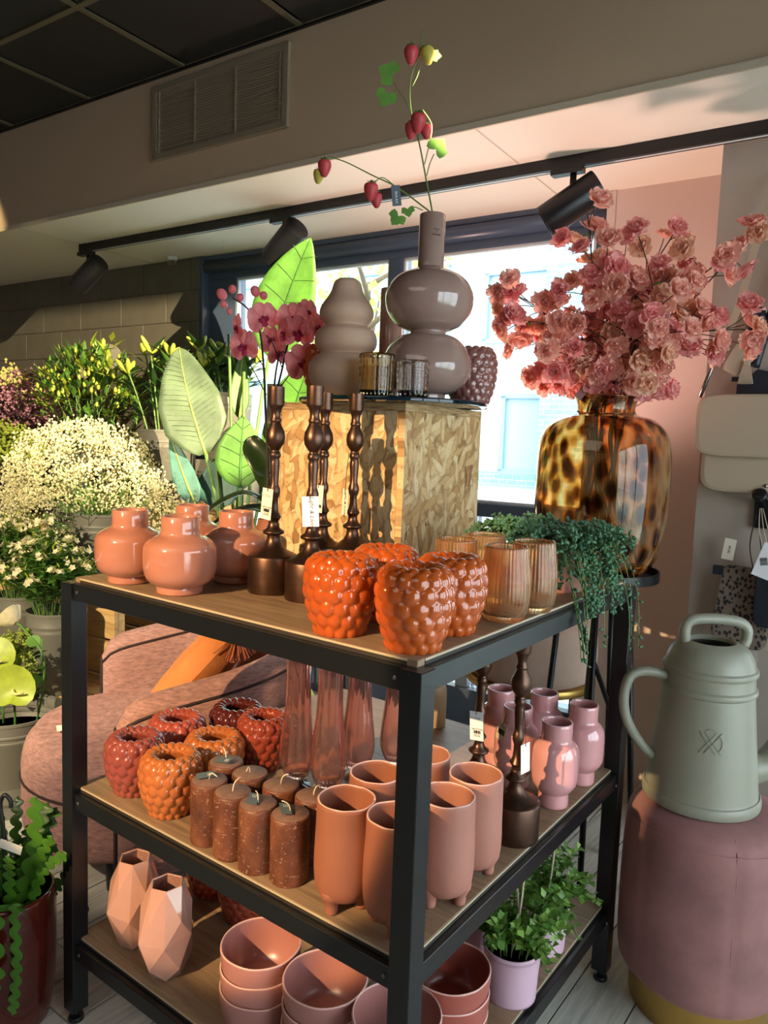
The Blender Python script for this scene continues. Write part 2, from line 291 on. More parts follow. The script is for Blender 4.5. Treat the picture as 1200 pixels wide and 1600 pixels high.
# ---------------------------------------------------------------- helpers
def link(o): COL.objects.link(o); return o
def props(o, label=None, cat=None, group=None, kind=None):
    for k, v in (('label', label), ('category', cat), ('group', group), ('kind', kind)):
        if v: o[k] = v
    return o
def thing(name, label, cat, loc=(0, 0, 0), rz=0, group=None):
    o = link(bpy.data.objects.new(name, None)); o.empty_display_size = .05
    o.location = loc; o.rotation_euler = (0, 0, rz); return props(o, label, cat, group)
class MB:
    def __init__(s): s.v = []; s.f = []
    def add(s, vs, fs):
        k = len(s.v); s.v += [tuple(v) for v in vs]; s.f += [tuple(i+k for i in f) for f in fs]; return s
    def box(s, c, d, rz=0, rx=0, ry=0):
        R = Matrix.Rotation(rz, 3, 'Z') @ Matrix.Rotation(ry, 3, 'Y') @ Matrix.Rotation(rx, 3, 'X'); c = Vector(c)
        vs = [c+R@Vector((x*d[0]/2, y*d[1]/2, z*d[2]/2)) for z in (-1, 1) for y in (-1, 1) for x in (-1, 1)]
        return s.add(vs, [(0, 2, 3, 1), (4, 5, 7, 6), (0, 1, 5, 4), (2, 6, 7, 3), (0, 4, 6, 2), (1, 3, 7, 5)])
    def lathe(s, prof, seg=32, c=(0, 0, 0), closed=False, fn=None):
        n = len(prof); k = len(s.v)
        for i, (r, z) in enumerate(prof):
            for j in range(seg):
                a = 2*pi*j/seg; rr, zz = fn(r, z, a, i) if fn else (r, z)
                s.v.append((c[0]+rr*cos(a), c[1]+rr*sin(a), c[2]+zz))
        for i in range(n-1 if not closed else n):
            for j in range(seg):
                a = k+i*seg+j; b = k+i*seg+(j+1) % seg; i2 = (i+1) % n; cc = k+i2*seg+(j+1) % seg; d = k+i2*seg+j
                s.f.append((a, b, cc, d))
        if not closed:
            if prof[0][0] > 1e-6: s.f.append(tuple(k+j for j in reversed(range(seg))))
            if prof[-1][0] > 1e-6: s.f.append(tuple(k+(n-1)*seg+j for j in range(seg)))
        return s
    def tube(s, pts, rad, seg=8, cap=True):
        pts = [Vector(q) for q in pts]; n = len(pts); k = len(s.v)
        if not hasattr(rad, '__len__'): rad = [rad]*n
        prev = None
        for i, q in enumerate(pts):
            d = (pts[min(i+1, n-1)]-pts[max(i-1, 0)])
            if d.length < 1e-9: d = Vector((0, 0, 1))
            d.normalize()
            if prev is None: x = d.orthogonal().normalized()
            else:
                x = prev-d*prev.dot(d); x = x.normalized() if x.length > 1e-6 else d.orthogonal().normalized()
            prev = x; y = d.cross(x)
            for j in range(seg):
                a = 2*pi*j/seg; s.v.append(tuple(q+(x*cos(a)+y*sin(a))*rad[i]))
        for i in range(n-1):
            for j in range(seg):
                s.f.append((k+i*seg+j, k+i*seg+(j+1) % seg, k+(i+1)*seg+(j+1) % seg, k+(i+1)*seg+j))
        if cap: s.f.append(tuple(k+j for j in reversed(range(seg)))); s.f.append(tuple(k+(n-1)*seg+j for j in range(seg)))
        return s
    def blob(s, c, r, sub=1, sc=(1, 1, 1)):
        vs, fs = ICO[sub]; c = Vector(c)
        return s.add([(c.x+v[0]*r*sc[0], c.y+v[1]*r*sc[1], c.z+v[2]*r*sc[2]) for v in vs], fs)
    def grid(s, P):                              # rows of points -> quads
        k = len(s.v); nr = len(P); nc = len(P[0])
        for row in P: s.v += [tuple(q) for q in row]
        for i in range(nr-1):
            for j in range(nc-1): s.f.append((k+i*nc+j, k+i*nc+j+1, k+(i+1)*nc+j+1, k+(i+1)*nc+j))
        return s
    def mesh(s, name, m, smooth=True, autosm=None):
        me = bpy.data.meshes.new(name); me.from_pydata(s.v, [], s.f); me.update()
        if m is not None: me.materials.append(m)
        if smooth: me.polygons.foreach_set('use_smooth', [True]*len(me.polygons))
        if autosm:
            try: me.set_sharp_from_angle(angle=radians(autosm))
            except Exception: pass
        return me
    def build(s, name, m, parent=None, smooth=True, autosm=None, loc=None, rz=0):
        o = link(bpy.data.objects.new(name, s.mesh(name, m, smooth, autosm)))
        if parent is not None: o.parent = parent
        if loc is not None: o.location = loc
        if rz: o.rotation_euler = (0, 0, rz)
        return o
def _ico(sub):
    b = bmesh.new(); bmesh.ops.create_icosphere(b, subdivisions=sub, radius=1); b.verts.ensure_lookup_table()
    r = ([tuple(v.co) for v in b.verts], [tuple(v.index for v in f.verts) for f in b.faces]); b.free(); return r
ICO = {i: _ico(i) for i in (1, 2, 3)}
def put(name, me, parent=None, loc=(0, 0, 0), rot=(0, 0, 0), m=None, scale=None):
    o = link(bpy.data.objects.new(name, me))
    if parent is not None: o.parent = parent
    o.location = loc; o.rotation_euler = rot
    if scale: o.scale = scale if hasattr(scale, '__len__') else (scale,)*3
    if m is not None: o.material_slots[0].link = 'OBJECT'; o.material_slots[0].material = m
    return o
def dup(root, loc, rz=0, label=None, group=None, scale=None):
    r = root.copy(); COL.objects.link(r); r.location = loc; r.rotation_euler = (0, 0, rz)
    if label: r['label'] = label
    if group: r['group'] = group
    if scale: r.scale = (scale,)*3
    for ch in list(root.children):
        c = ch.copy(); COL.objects.link(c); c.parent = r
        for g in list(ch.children):
            d = g.copy(); COL.objects.link(d); d.parent = c
    return r
def bevel(o, w=.002, seg=2):
    b = o.modifiers.new('b', 'BEVEL'); b.width = w; b.segments = seg; b.limit_method = 'ANGLE'; b.angle_limit = radians(40); return o
def struct(name, mb, m, smooth=False, parent=None):
    o = mb.build(name, m, parent, smooth)
    if parent is None: o['kind'] = 'structure'
    return o
def rbox(mb, s0, s1, n0, n1, z0, z1):             # box in the room frame
    c = W((s0+s1)/2, (n0+n1)/2, (z0+z1)/2); return mb.box(c, (abs(s1-s0), abs(n1-n0), abs(z1-z0)), TH)
def bez(ps, n=16):
    ps = [Vector(q) for q in ps]; out = []
    for i in range(n+1):
        t = i/n; q = ps[:]
        while len(q) > 1: q = [q[j].lerp(q[j+1], t) for j in range(len(q)-1)]
        out.append(q[0])
    return out
def spline(ps, n=8):                              # Catmull-Rom through points
    ps = [Vector(q) for q in ps]; out = []
    for i in range(len(ps)-1):
        a = ps[max(i-1, 0)]; b = ps[i]; c = ps[i+1]; d = ps[min(i+2, len(ps)-1)]
        for k in range(n):
            t = k/n; out.append(.5*((2*b)+(c-a)*t+(2*a-5*b+4*c-d)*t*t+(3*b-a-3*c+d)*t**3))
    out.append(ps[-1]); return out
FONT = None
def text_mesh(body, size, m, shear=0, align='CENTER'):
    cu = bpy.data.curves.new('lettering', 'FONT'); cu.body = body; cu.size = size; cu.align_x = align; cu.align_y = 'CENTER'; cu.shear = shear
    cu.resolution_u = 2; cu.extrude = .00015; o = bpy.data.objects.new('lettering', cu); COL.objects.link(o)
    bpy.context.view_layer.update()
    me = bpy.data.meshes.new_from_object(o.evaluated_get(bpy.context.evaluated_depsgraph_get()))
    bpy.data.objects.remove(o); bpy.data.curves.remove(cu); me.materials.clear(); me.materials.append(m); return me
def profile(pts, n=5):                            # smooth a 2D profile; points flagged with a 3rd value stay sharp
    out = []; run = []
    for q in pts:
        run.append(q)
        if len(q) == 3:
            if len(run) > 2: out += [(v.x, v.y) for v in spline([(a[0], a[1], 0) for a in run], n)][(1 if out else 0):]
            else: out += [(a[0], a[1]) for a in run][(1 if out else 0):]
            run = [q]
    if len(run) > 1:
        out += [(v.x, v.y) for v in spline([(a[0], a[1], 0) for a in run], n)][(1 if out else 0):] if len(run) > 2 else [(a[0], a[1]) for a in run][(1 if out else 0):]
    return [(max(0, r), z) for r, z in out]
def hollow(outer, t, zfloor):                     # outer profile bottom->top, add inner wall back down to a floor
    inner = [(max(r-t, .001), z) for r, z in reversed(outer) if z > zfloor+t]
    top = outer[-1]; return [(0, outer[0][1])]+outer+[(top[0]-t*.3, top[1]+t*.35), (top[0]-t*.7, top[1]+t*.35)]+inner+[(inner[-1][0]*.9, zfloor+t*.5), (0, zfloor+t*.5)]

# ---------------------------------------------------------------- room
floor = struct('floor', rbox(MB(), -5.4, 2.6, -5.0, 2.2, -.06, -.014), M['gap'])
pl = {}
for i in range(58):
    x = -4.80+.14*i; y = -3.2+random.random()*1.1; k = 0
    while y < 2.15:
        L = 1.4 if i % 2 else 1.1; y2 = min(y+L, 2.16+.055*x)
        if y2-y > .1:
            key = round(y2-y, 1)
            if key not in pl:
                pl[key] = MB().box((0, 0, 0), (.136, key-.004, .012)).mesh('floor_plank', M['plankA'], False)
            o = put('floor_plank', pl[key], floor, (x+.05, y+key/2, -.0065+random.uniform(-.0006, .0004)), m=M['plankA'] if (i*7+k*3) % 5 else M['plankB'])
        y += L; k += 1
ceil = struct('ceiling', rbox(MB(), -5.4, 2.6, -5.0, 2.4, 2.80, 2.9), M['ctile'])
tile = MB().box((0, 0, 0), (.575, .575, .012)).mesh('ceiling_tile', M['ctile'], False)
for i in range(-6, 4):
    for j in range(-4, 1):
        s, n = -1.92+.6*i+.3, .79+.6*(j-1)+.3+.0
        put('ceiling_tile', tile, ceil, W(s, n, 2.776), (0, 0, TH))
for i in range(-6, 5):
    rbox(MB(), -1.93+.6*i-.011, -1.93+.6*i+.011, -2.3, 1.27, 2.764, 2.771).build('ceiling_bar', M['tbar'], ceil, False)
for j in range(-5, 2):
    if .79+.6*j < 1.27: rbox(MB(), -5.4, .4, .79+.6*j-.011, .79+.6*j+.011, 2.7635, 2.7705).build('ceiling_bar', M['tbar'], ceil, False)
for i in range(-6, 4):
    rbox(MB(), -1.92+.6*i+.012, -1.92+.6*i+.588, .80, 1.262, 2.77, 2.782).build('ceiling_tile', M['ctile'], ceil, False)
mb = MB(); rbox(mb, -5.4, 2.6, 1.275, 2.4, 2.30, 2.8); struct('trim_1', mb, M['bulk'])
struct('trim_2', rbox(MB(), -5.4, 2.6, 1.27, 2.2, 2.288, 2.30), M['soffit'])
struct('trim_3', rbox(MB(), -5.4, 2.6, 1.266, 1.274, 2.286, 2.306), M['edge'])
rbox(MB(), -5.4, 2.6, 1.262, 1.273, 2.757, 2.765).build('ceiling_edge_bar', M['black'], ceil, False)
for s in (-3.1, -.62):                              # board joints in the soffit
    struct('trim_4', rbox(MB(), s-.0025, s+.0025, 1.27, 2.12, 2.2865, 2.2885), M['edge'])
struct('wall_front', rbox(MB(), -5.4, 2.6, -5.1, -5.0, 0, 2.8), M['bulk'])
struct('wall_left', rbox(MB(), -5.5, -5.4, -5.0, 2.2, 0, 2.8), M['darkwall'])
struct('ground_outside_right', rbox(MB(), 2.75, 16, -14, 2.4, -.12, -.07), M['paver'])
struct('wall_right', rbox(rbox(rbox(MB(), 2.6, 2.7, -5.0, -1.8, 0, 2.8), 2.6, 2.7, 1.6, 1.9, 0, 2.8), 2.6, 2.7, -1.8, 1.6, 2.45, 2.8), M['greywall'])
w2 = link(bpy.data.objects.new('window_2', None)); w2['kind'] = 'structure'
for a, b in ((-1.8, -.68), (-.66, .46), (.48, 1.6)):
    rbox(MB(), 2.64, 2.65, a+.04, b-.04, .1, 2.4).build('pane', M['pane'], w2, False)
for q in (-1.78, -.67, .47, 1.58): rbox(MB(), 2.61, 2.69, q-.03, q+.03, 0, 2.45).build('mullion', M['frame'], w2, False)
for z in (.05, 2.42): rbox(MB(), 2.61, 2.69, -1.8, 1.6, z-.05, z+.03).build('rail', M['frame'], w2, False)
struct('wall_pier', rbox(MB(), -.435, .35, 2.03, 2.30, 0, 2.29), M['pinkwall'])
struct('trim_5', rbox(MB(), -.437, -.405, 2.024, 2.032, 0, 2.285), M['pinkwall'])
wb = struct('wall_bags', rbox(MB(), .022, .85, 1.70, 2.1, 0, 2.29), M['greywall'])
w3 = link(bpy.data.objects.new('window_3', None)); w3['kind'] = 'structure'   # glazed shop door side, right of the bags
for q in (.88, 1.73, 2.57): rbox(MB(), q-.03, q+.03, 1.80, 1.87, 0, 2.29).build('mullion', M['frame'], w3, False)
for z in (.06, 2.25): rbox(MB(), .85, 2.6, 1.80, 1.87, z-.06, z+.04).build('rail', M['frame'], w3, False)
for a, b in ((.91, 1.70), (1.76, 2.54)): rbox(MB(), a, b, 1.83, 1.838, .1, 2.2).build('pane', M['pane'], w3, False)
mb = MB(); pts = []
for i in range(13):                                # flaked paint patch low on the bag wall
    pts.append((.035+i*.017, .775+random.uniform(-.02, .02)*(1+.6*(i in (3, 4, 5)))))
mb.grid([[W(s, 1.6985, .40) for s, z in pts], [W(s, 1.6985, z) for s, z in pts]]); mb.build('flaked_paint', M['stainwall'], wb, False)
bw = struct('wall_back', rbox(MB(), -5.4, -2.712, 2.088, 2.4, 0, 2.29), M['darkwall'])
blk = {}
for r in range(8):
    z = .92+r*.17
    off = .2 if r % 2 else 0
    s = -5.38-off
    while s < -2.72:
        a, b = max(s, -5.38), min(s+.4, -2.714)
        if b-a > .05: bevel(rbox(MB(), a+.0022, b-.0022, 2.0815, 2.09, z+.0022, min(z+.17, 2.29)-.0022).build('wall_block', M['darkwall'], bw, False), .0015, 1)
        s += .4
# window: dark frame, mullions, transom, panes
w1 = link(bpy.data.objects.new('window_1', None)); w1['kind'] = 'structure'
def wpart(name, m, *a, bv=.004):
    o = rbox(MB(), *a).build(name, m, w1, False); bevel(o, bv, 2); return o
wpart('reveal_lining', M['frame'], -2.715, -2.69, 2.085, 2.22, 0, 2.288)
wpart('head_rail', M['frame'], -2.69, -.437, 2.13, 2.22, 2.165, 2.288)
rl = MB().tube([W(-2.69, 2.118, 2.232), W(-.437, 2.118, 2.232)], .034, 18); rl.build('blind_tube', M['frame'], w1)
wpart('blind_cover', M['frame'], -2.69, -.437, 2.10, 2.14, 2.262, 2.289)
wpart('jamb', M['frame'], -2.69, -2.49, 2.14, 2.22, 0, 2.17)
wpart('jamb', M['frame'], -.51, -.435, 2.14, 2.22, 0, 2.17)
wpart('mullion', M['frame'], -1.495, -1.42, 2.135, 2.22, .2, 2.17)
wpart('transom', M['frame'], -2.5, -.5, 2.125, 2.22, .995, 1.055)
wpart('bottom_rail', M['frame'], -2.69, -.437, 2.12, 2.24, 0, .20)
for s in (-1.9, -1.05): wpart('lower_mullion', M['frame'], s, s+.06, 2.135, 2.22, .2, 1.0)
for a, b in ((-2.49, -1.495), (-1.42, -.51)):
    for z0, z1 in ((1.055, 2.165),):
        rbox(MB(), a, b, 2.172, 2.180, z0, z1).build('pane', M['pane'], w1, False)
        wpart('glazing_bead', M['bead'], a, b, 2.146, 2.17, z1-.014, z1, bv=.002)
        wpart('glazing_bead', M['bead'], a, b, 2.146, 2.17, z0, z0+.012, bv=.002)
        wpart('glazing_bead', M['bead'], a, a+.012, 2.146, 2.17, z0, z1, bv=.002)
        wpart('glazing_bead', M['bead'], b-.012, b, 2.146, 2.17, z0, z1, bv=.002)
for a, b in ((-2.49, -1.9), (-1.84, -1.05), (-.99, -.51)):
    rbox(MB(), a, b, 2.172, 2.180, .2, .995).build('pane', M['pane'], w1, False)

# ventilation grille on the bulkhead
vg = thing('vent_grille', 'rectangular brown ventilation grille of thin louvres set high in the taupe bulkhead', 'vent', W(-1.742, 1.2745, 2.58), TH)
mb = MB().box((0, -.001, 0), (.69, .002, .26)); mb.build('backing', M['ventdark'], vg, False)
fr = MB()
for sx in (-1, 1): fr.box((sx*.352, -.008, 0), (.028, .016, .294))
for sz in (-1, 1): fr.box((0, -.008, sz*.134), (.704, .016, .028))
bevel(fr.build('frame', M['vent'], vg, False), .002, 1)
sl = MB().box((0, 0, 0), (.676, .010, .0028), 0, radians(-32)).mesh('slat', M['vent'], False)
for i in range(24): put('slat', sl, vg, (0, -.009, -.115+i*.01))
bar = MB().box((0, -.012, 0), (.005, .008, .242)).mesh('divider', M['vent'], False)
for x in (-.326, -.115, .105, .326): put('divider', bar, vg, (x, 0, 0))

# lighting track and its three spotlights
tr = thing('light_track', 'long black lighting track running under the pale soffit', 'track', W(-1.4, 1.63, 2.287), TH)
MB().box((.35, 0, -.019), (4.55-.5, .036, .038)).build('rail', M['black'], tr, False)
MB().box((.35, 0, -.0385), (4.04, .010, .002)).build('conductor_slot', M['bead'], tr, False)
MB().box((-1.69, 0, -.019), (.05, .04, .042)).build('end_cap', M['black'], tr, False)
def spot(s, z, aim, L, r, label):
    t = thing('track_spotlight', label, 'spotlight', W(s, 1.63, 2.248), TH, 'spotlights on the black track')
    MB().box((-.02, 0, -.008), (.11, .034, .018)).build('track_adapter', M['black'], t, False)
    MB().tube([(0, 0, -.016), (0, 0, z-.0)], .011, 12).build('stem', M['black'], t)
    a = (rt*aim[0]+Vector((0, 0, 1))*aim[1]+Vector((fw.x, fw.y, 0))*aim[2]).normalized()
    c = Vector((0, 0, z)); prof = [(0, -L/2), (r*.96, -L/2), (r, -L/2+.004), (r, L/2), (r*.9, L/2), (r*.86, L/2-.03), (0, L/2-.03)]
    b = MB().lathe(prof, 32).build('barrel', M['lampblack'], t, True, 40); b.location = c; b.rotation_euler = a.to_track_quat('Z', 'Y').to_euler()
    k = MB().lathe([(0, L/2-.0295), (r*.8, L/2-.0295), (r*.8, L/2-.027), (0, L/2-.027)], 24).build('lens', M['plasticwhite'], b)
    return t
spot(-3.06, -.115, (-.75, -.58, .45), .20, .053, 'small black track spotlight at the far left end of the track')
spot(-1.70, -.105, (-.55, -.50, .62), .20, .055, 'black track spotlight hanging in front of the big backlit leaf')
spot(-.43, -.115, (-.80, -.55, .30), .205, .056, 'black track spotlight just above the pink blossom')
cl = thing('ceiling_spotlight', 'black ceiling spotlight with an added beam-cutting plate, out of frame to the right of the rack', 'spotlight', W(.55, .60, 2.36), TH)
ca = Vector((-.922, .290, -.23)).normalized()
o = MB().lathe([(.050, .02), (.052, .02), (.052, -.16), (.0005, -.165), (.0005, -.155), (.048, -.15)], 28, closed=True).build('barrel', M['lampblack'], cl, True, 40); o.rotation_euler = ca.to_track_quat('Z', 'Y').to_euler()
MB().tube([-ca*.08, -ca*.08+Vector((0, 0, .40))], .010, 10).build('stem', M['black'], cl)
MB().box((-.27, .102, .040), (.50, .004, .12)).build('added_visor', M['lampblack'], cl, False)  # plate added out of view to cut the beam to a straight edge
MB().tube([(-.02, .102, .095), (.0, .03, .10), tuple(-ca*.08+Vector((0, 0, .10)))], .005, 8).build('added_visor_arm', M['black'], cl)
for s, n in ((-2.35, 1.9), (-1.35, 1.98)):
    o = MB().tube([W(s, n, 2.29), W(s, n, 2.262), W(s+.01, n, 2.255)], .0016, 6).build('ceiling_hook', M['plasticwhite'])
    props(o, 'tiny white hook in the soffit '+('nearer the dark wall' if s < -2 else 'above the gourd vases'), 'hook')
sm = thing('cable_outlet', 'small white cable outlet with loose ends at the top of the dark wall', 'outlet', W(-2.86, 2.02, 2.287), TH)
MB().lathe([(0, 0), (.03, 0), (.026, -.018), (0, -.02)], 16).build('cover', M['plasticwhite'], sm)
for k in range(4): MB().tube([(-.02+.012*k, 0, -.012), (-.03+.02*k, -.01, -.03), (-.028+.018*k, 0, -.045)], .003, 6).build('cable_end', M['vent'], sm)

# outside: pavement, house across the street, tree
struct('ground_outside', rbox(MB(), -14, 6, 2.4, 30, -.12, -.07), M['ground'])
pv = MB().box((0, 0, 0), (.292, .292, .03)).mesh('paver', M['paver'], False)
go = bpy.data.objects['ground_outside']
for i in range(16):
    for j in range(12): put('paver', pv, go, W(-4.2+.3*i, 2.6+.3*j, -.056), (0, 0, TH))
o = rbox(MB(), -9, 4, 6.4, 6.6, -.07, .06).build('kerb', M['kerb'], None, False); props(o, 'grey kerb stone along the pavement outside the window', 'kerb')
hs = thing('house', 'overexposed white house with blue-framed windows seen through the shop window', 'house', W(-3.5, 7.5, -.07), TH)
MB().box((-1.5, .2, 2.2), (9, .4, 4.4)).build('wall', M['facade'], hs, False)
MB().box((-.2, -.03, .96), (4.2, .06, .16)).build('brick_band', M['brick'], hs, False)
MB().box((.98, -.12, 1.9), (.52, .24, 3.8)).build('brick_pillar', M['brick'], hs, False)
for x, z, w, h in ((.5, 1.5, .62, .9), (-1.6, 1.5, 1.5, 1.0), (-4.0, 1.6, 1.4, 1.1), (-1.4, 3.1, 1.5, .9), (-4.0, 3.1, 1.2, .9), (.3, 3.0, .8, .8)):
    f = MB()
    for sx in (-1, 1): f.box((x+sx*w/2, -.03, z), (.06, .08, h))
    for sz in (-1, 1): f.box((x, -.03, z+sz*h/2), (w+.06, .08, .06))
    fo = f.build('window_frame', M['facframe'], hs, False); MB().box((x, -.012, z), (w, .02, h)).build('window_pane', M['facwin'], fo, False)
def tree(loc, h, label):
    t = thing('street_tree', label, 'tree', loc)
    MB().tube(spline([(0, 0, -.05), (.03, .02, h*.4), (-.05, .03, h*.7), (0, 0, h*.85)], 4), [.09, .085, .08, .075, .07, .065, .06, .055, .05, .04, .03, .025, .02], 8).build('trunk', M['bark'], t)
    br = MB(); lf = MB()
    for k in range(12):
        a = k*2.4; z0 = h*(.4+.04*k); e = Vector((cos(a)*random.uniform(.7, 1.3), sin(a)*random.uniform(.5, .9), z0+random.uniform(.1, .8)))
        P = bez([(0, 0, z0), (e.x*.5, e.y*.5, z0+.3), e], 6); br.tube(P, [.03, .026, .022, .018, .014, .01, .006], 5)
        for q in range(46):
            p = P[random.randint(2, 6)]+Vector((random.gauss(0, .16), random.gauss(0, .16), random.gauss(0, .14)))
            d = Vector((random.gauss(0, 1), random.gauss(0, 1), random.gauss(0, 1))).normalized()*.05; x = d.orthogonal().normalized()*.03
            lf.add([p-d, p+x, p+d, p-x], [(0, 1, 2, 3)])
    br.build('branch', M['bark'], t); o = lf.build('foliage', M['treeleaf'], t, False); o['kind'] = 'stuff'
tree(W(-3.75, 5.2, -.07), 3.4, 'pale green street tree outside, behind the tall bulb vase')
gr = MB()
for k in range(70):
    a = random.random()*2*pi; e = Vector((cos(a)*.22, sin(a)*.2, .28+random.random()*.16)); x = Vector((-sin(a), cos(a), 0))*.012
    P = bez([(0, 0, 0), (e.x*.4, e.y*.4, e.z*.9), e], 4); gr.grid([[q-x*(1-i/4), q+x*(1-i/4)] for i, q in enumerate(P)])
o = gr.build('ornamental_grass', M['lf_bright'], None, False, loc=W(-.97, 2.75, -.05)); props(o, 'tuft of bright green spiky grass outside the low window', 'grass')
# ---------------------------------------------------------------- the display rack
A, D, PW, BH = .921, .924, .038, .035
ZT, ZM, ZB = 1.0, .539, .191                      # tops of the beams
BT, BM, BB = ZT+.010, ZM+.010, ZB+.010            # tops of the boards
rk = thing('display_rack', 'square black steel display rack with three wooden shelves in the centre', 'rack', (0, 0, 0))
for x, y in ((0, 0), (-A+PW, 0), (0, D-PW), (-A+PW, D-PW)):
    bevel(MB().box((x-PW/2, y+PW/2, (ZT+.028)/2), (PW, PW, ZT-.028)).build('post', M['rack'], rk, False), .0012, 1)
    MB().lathe([(0, 0), (.017, 0), (.018, .004), (.016, .010), (.006, .012), (.006, .03), (0, .03)], 18, (x-PW/2, y+PW/2, 0)).build('foot', M['rack'], rk, True, 40)
for z in (ZT, ZM, ZB):
    for y in (PW*.5+.001, D-PW*.5-.001): bevel(MB().box((-A/2, y, z-BH/2), (A-2*PW, PW-.010, BH)).build('beam', M['rack'], rk, False), .001, 1)
    for x in (-PW*.5-.001, -A+PW*.5+.001): bevel(MB().box((x, D/2, z-BH/2), (PW-.010, D-2*PW, BH)).build('beam', M['rack'], rk, False), .001, 1)
    b = MB().box((-A/2, D/2, z-.004), (A-2*.0215, D-2*.0215, .028)).build('shelf_board', M['oak'], rk, False); bevel(b, .001, 1)
    if z != ZT:                                     # keep the boards clear of the posts
        pass
    MB().box((-.0208, D/2, z-.0058), (.0012, D-.08, .0240)).build('board_edging', M['edgedark'], b, False); MB().box((-.0208, D/2, z+.0080), (.0014, D-.08, .0034)).build('edge_glint', M['edgeglint'], b, False)  # the thin pale strip paints the highlight on the board's chamfer
    MB().box((-A/2, .0208, z-.0058), (A-.08, .0012, .0240)).build('board_edging', M['edgedark'], b, False); MB().box((-A/2, .0208, z+.0080), (A-.08, .0014, .0034)).build('edge_glint', M['edgeglint'], b, False)
sc_ = MB().lathe([(0, 0), (.004, 0), (.0036, .0018), (.0016, .0022), (0, .0012)], 12).mesh('screw', M['screw'])
for z in (ZT-.017, ZM-.017, ZB-.017):
    for x, y in ((-A+PW, .019), (0, D-.058)): put('screw', sc_, rk, (x if x else 0, y, z), (0, pi/2, 0))
    for x in (-PW-.012, -A+PW+.014): put('screw', sc_, rk, (x, .006, z), (pi/2, 0, 0))

# ---------------------------------------------------------------- lathe-turned pots and vases
def lvase(name, prof, m, seg=40, t=.004, fl=.006, inner=None, fn=None):
    return MB().lathe(hollow(prof, t, fl), seg, fn=fn).mesh(name, m)
def place(me, name, label, cat, loc, m=None, rz=0, group=None, scale=None):
    return props(put(name, me, None, loc, (0, 0, rz), m, scale), label, cat, group)

# four salmon bottles with wide bellies, top shelf left
pr = profile([(.040, 0, 1), (.0450, .002), (.0455, .0115), (.0450, .0150, 1), (.054, .0190), (.0640, .0290), (.0692, .0430), (.0706, .0600), (.0708, .0800), (.0695, .0915), (.0640, .1010), (.0540, .1080), (.0430, .1130), (.0385, .1165), (.0370, .1215), (.0366, .1260, 1), (.0366, .15, 1)], 4)
sv = lvase('salmon_vase', pr, M['salmon'], 56)
for x, y, l in ((-.785, .076, 'glossy salmon belly vase at the left front corner of the top shelf'), (-.628, .080, 'glossy salmon belly vase nearest the front edge of the top shelf'),
                (-.795, .245, 'glossy salmon belly vase at the back, mostly hidden behind the other three'), (-.640, .236, 'glossy salmon belly vase beside the bronze candlestick, crossed by a shadow')):
    place(sv, 'salmon_vase', l, 'vase', (x, y, BT), group='salmon belly vases')

# raspberry pots: one continuous glazed wall of bumps
def berry(name, R, h, rows, n, m, open_=.5, base=.66, mid=.62, seg=144):
    key = [(R*base*.92, 0), (R*base, .004), (R*.88, h*.33), (R*.97, h*.55), (R*.985, h*.75), (R*.90, h*.92), (R*.76, h*.995), (R*(open_+.1), h*.985), (R*open_, h*.95)]
    P = [(v.x, v.y) for v in spline([(a, b, 0) for a, b in key], 12)]
    L = [0.0]
    for i in range(1, len(P)): L.append(L[-1]+sqrt((P[i][0]-P[i-1][0])**2+(P[i][1]-P[i-1][1])**2))
    tot = L[-1]; K = len(P); nv = []
    for i in range(K):
        a, b = P[max(i-1, 0)], P[min(i+1, K-1)]; dx, dz = b[0]-a[0], b[1]-a[1]; q = sqrt(dx*dx+dz*dz); nv.append((dz/q, -dx/q))
    ds = tot/(rows); amp = R*.17; mb = MB()
    for i in range(K):
        for j in range(seg):
            th = j/seg*n; best = 0
            for r in range(int(L[i]/ds)-1, int(L[i]/ds)+3):
                if r < 0 or r > rows: continue
                dz = (L[i]-(r+.35)*ds)/(ds*.74); f = th-(.5 if r % 2 else 0); dt = (f-round(f))/.60; d2 = dz*dz+dt*dt
                if d2 < 1: best = max(best, sqrt(1-d2))
            e = amp*best-.35*amp; a = 2*pi*j/seg; r_ = P[i][0]+nv[i][0]*e; z = max(0, P[i][1]+nv[i][1]*e)
            if i == 0: z = 0
            mb.v.append((r_*cos(a), r_*sin(a), z))
    for i in range(K-1):
        for j in range(seg): mb.f.append((i*seg+j, i*seg+(j+1) % seg, (i+1)*seg+(j+1) % seg, (i+1)*seg+j))
    mb.f.append(tuple(reversed(range(seg))))
    k = (K-1)*seg; ri = R*open_*.96; m0 = len(mb.v)
    for rr, zz in ((R*open_*.97, h*.90), (R*.80, h*.72), (R*.80, h*.5), (R*.55, h*.1), (.001, h*.08)):
        for j in range(seg): a = 2*pi*j/seg; mb.v.append((rr*cos(a), rr*sin(a), zz))
    for q in range(5):
        b0 = k if q == 0 else m0+(q-1)*seg; b1 = m0+q*seg
        for j in range(seg): mb.f.append((b0+j, b0+(j+1) % seg, b1+(j+1) % seg, b1+j))
    return mb.mesh(name, m)
bt = berry('raspberry_pot', .0575, .123, 7, 14, M['orange'], .42, .66)
bs = berry('raspberry_pot_squat', .064, .100, 5, 16, M['coral'], .48, .70)
bmid = berry('raspberry_pot_mid', .0600, .121, 7, 16, M['orange2'], .50, .62)
G = 'raspberry-textured pots'
for x, y, l in ((-.207, .068, 'shiny orange raspberry pot at the left of the top shelf front trio'), (-.066, .074, 'shiny orange raspberry pot closest to the front corner of the top shelf'),
                (-.080, .200, 'shiny orange raspberry pot beside the ribbed glasses'), (-.215, .200, 'shiny orange raspberry pot at the back of the group, against the strand-board box')):
    place(bt, 'raspberry_pot', l, 'pot', (x, y, BT), rz=x*30, group=G)
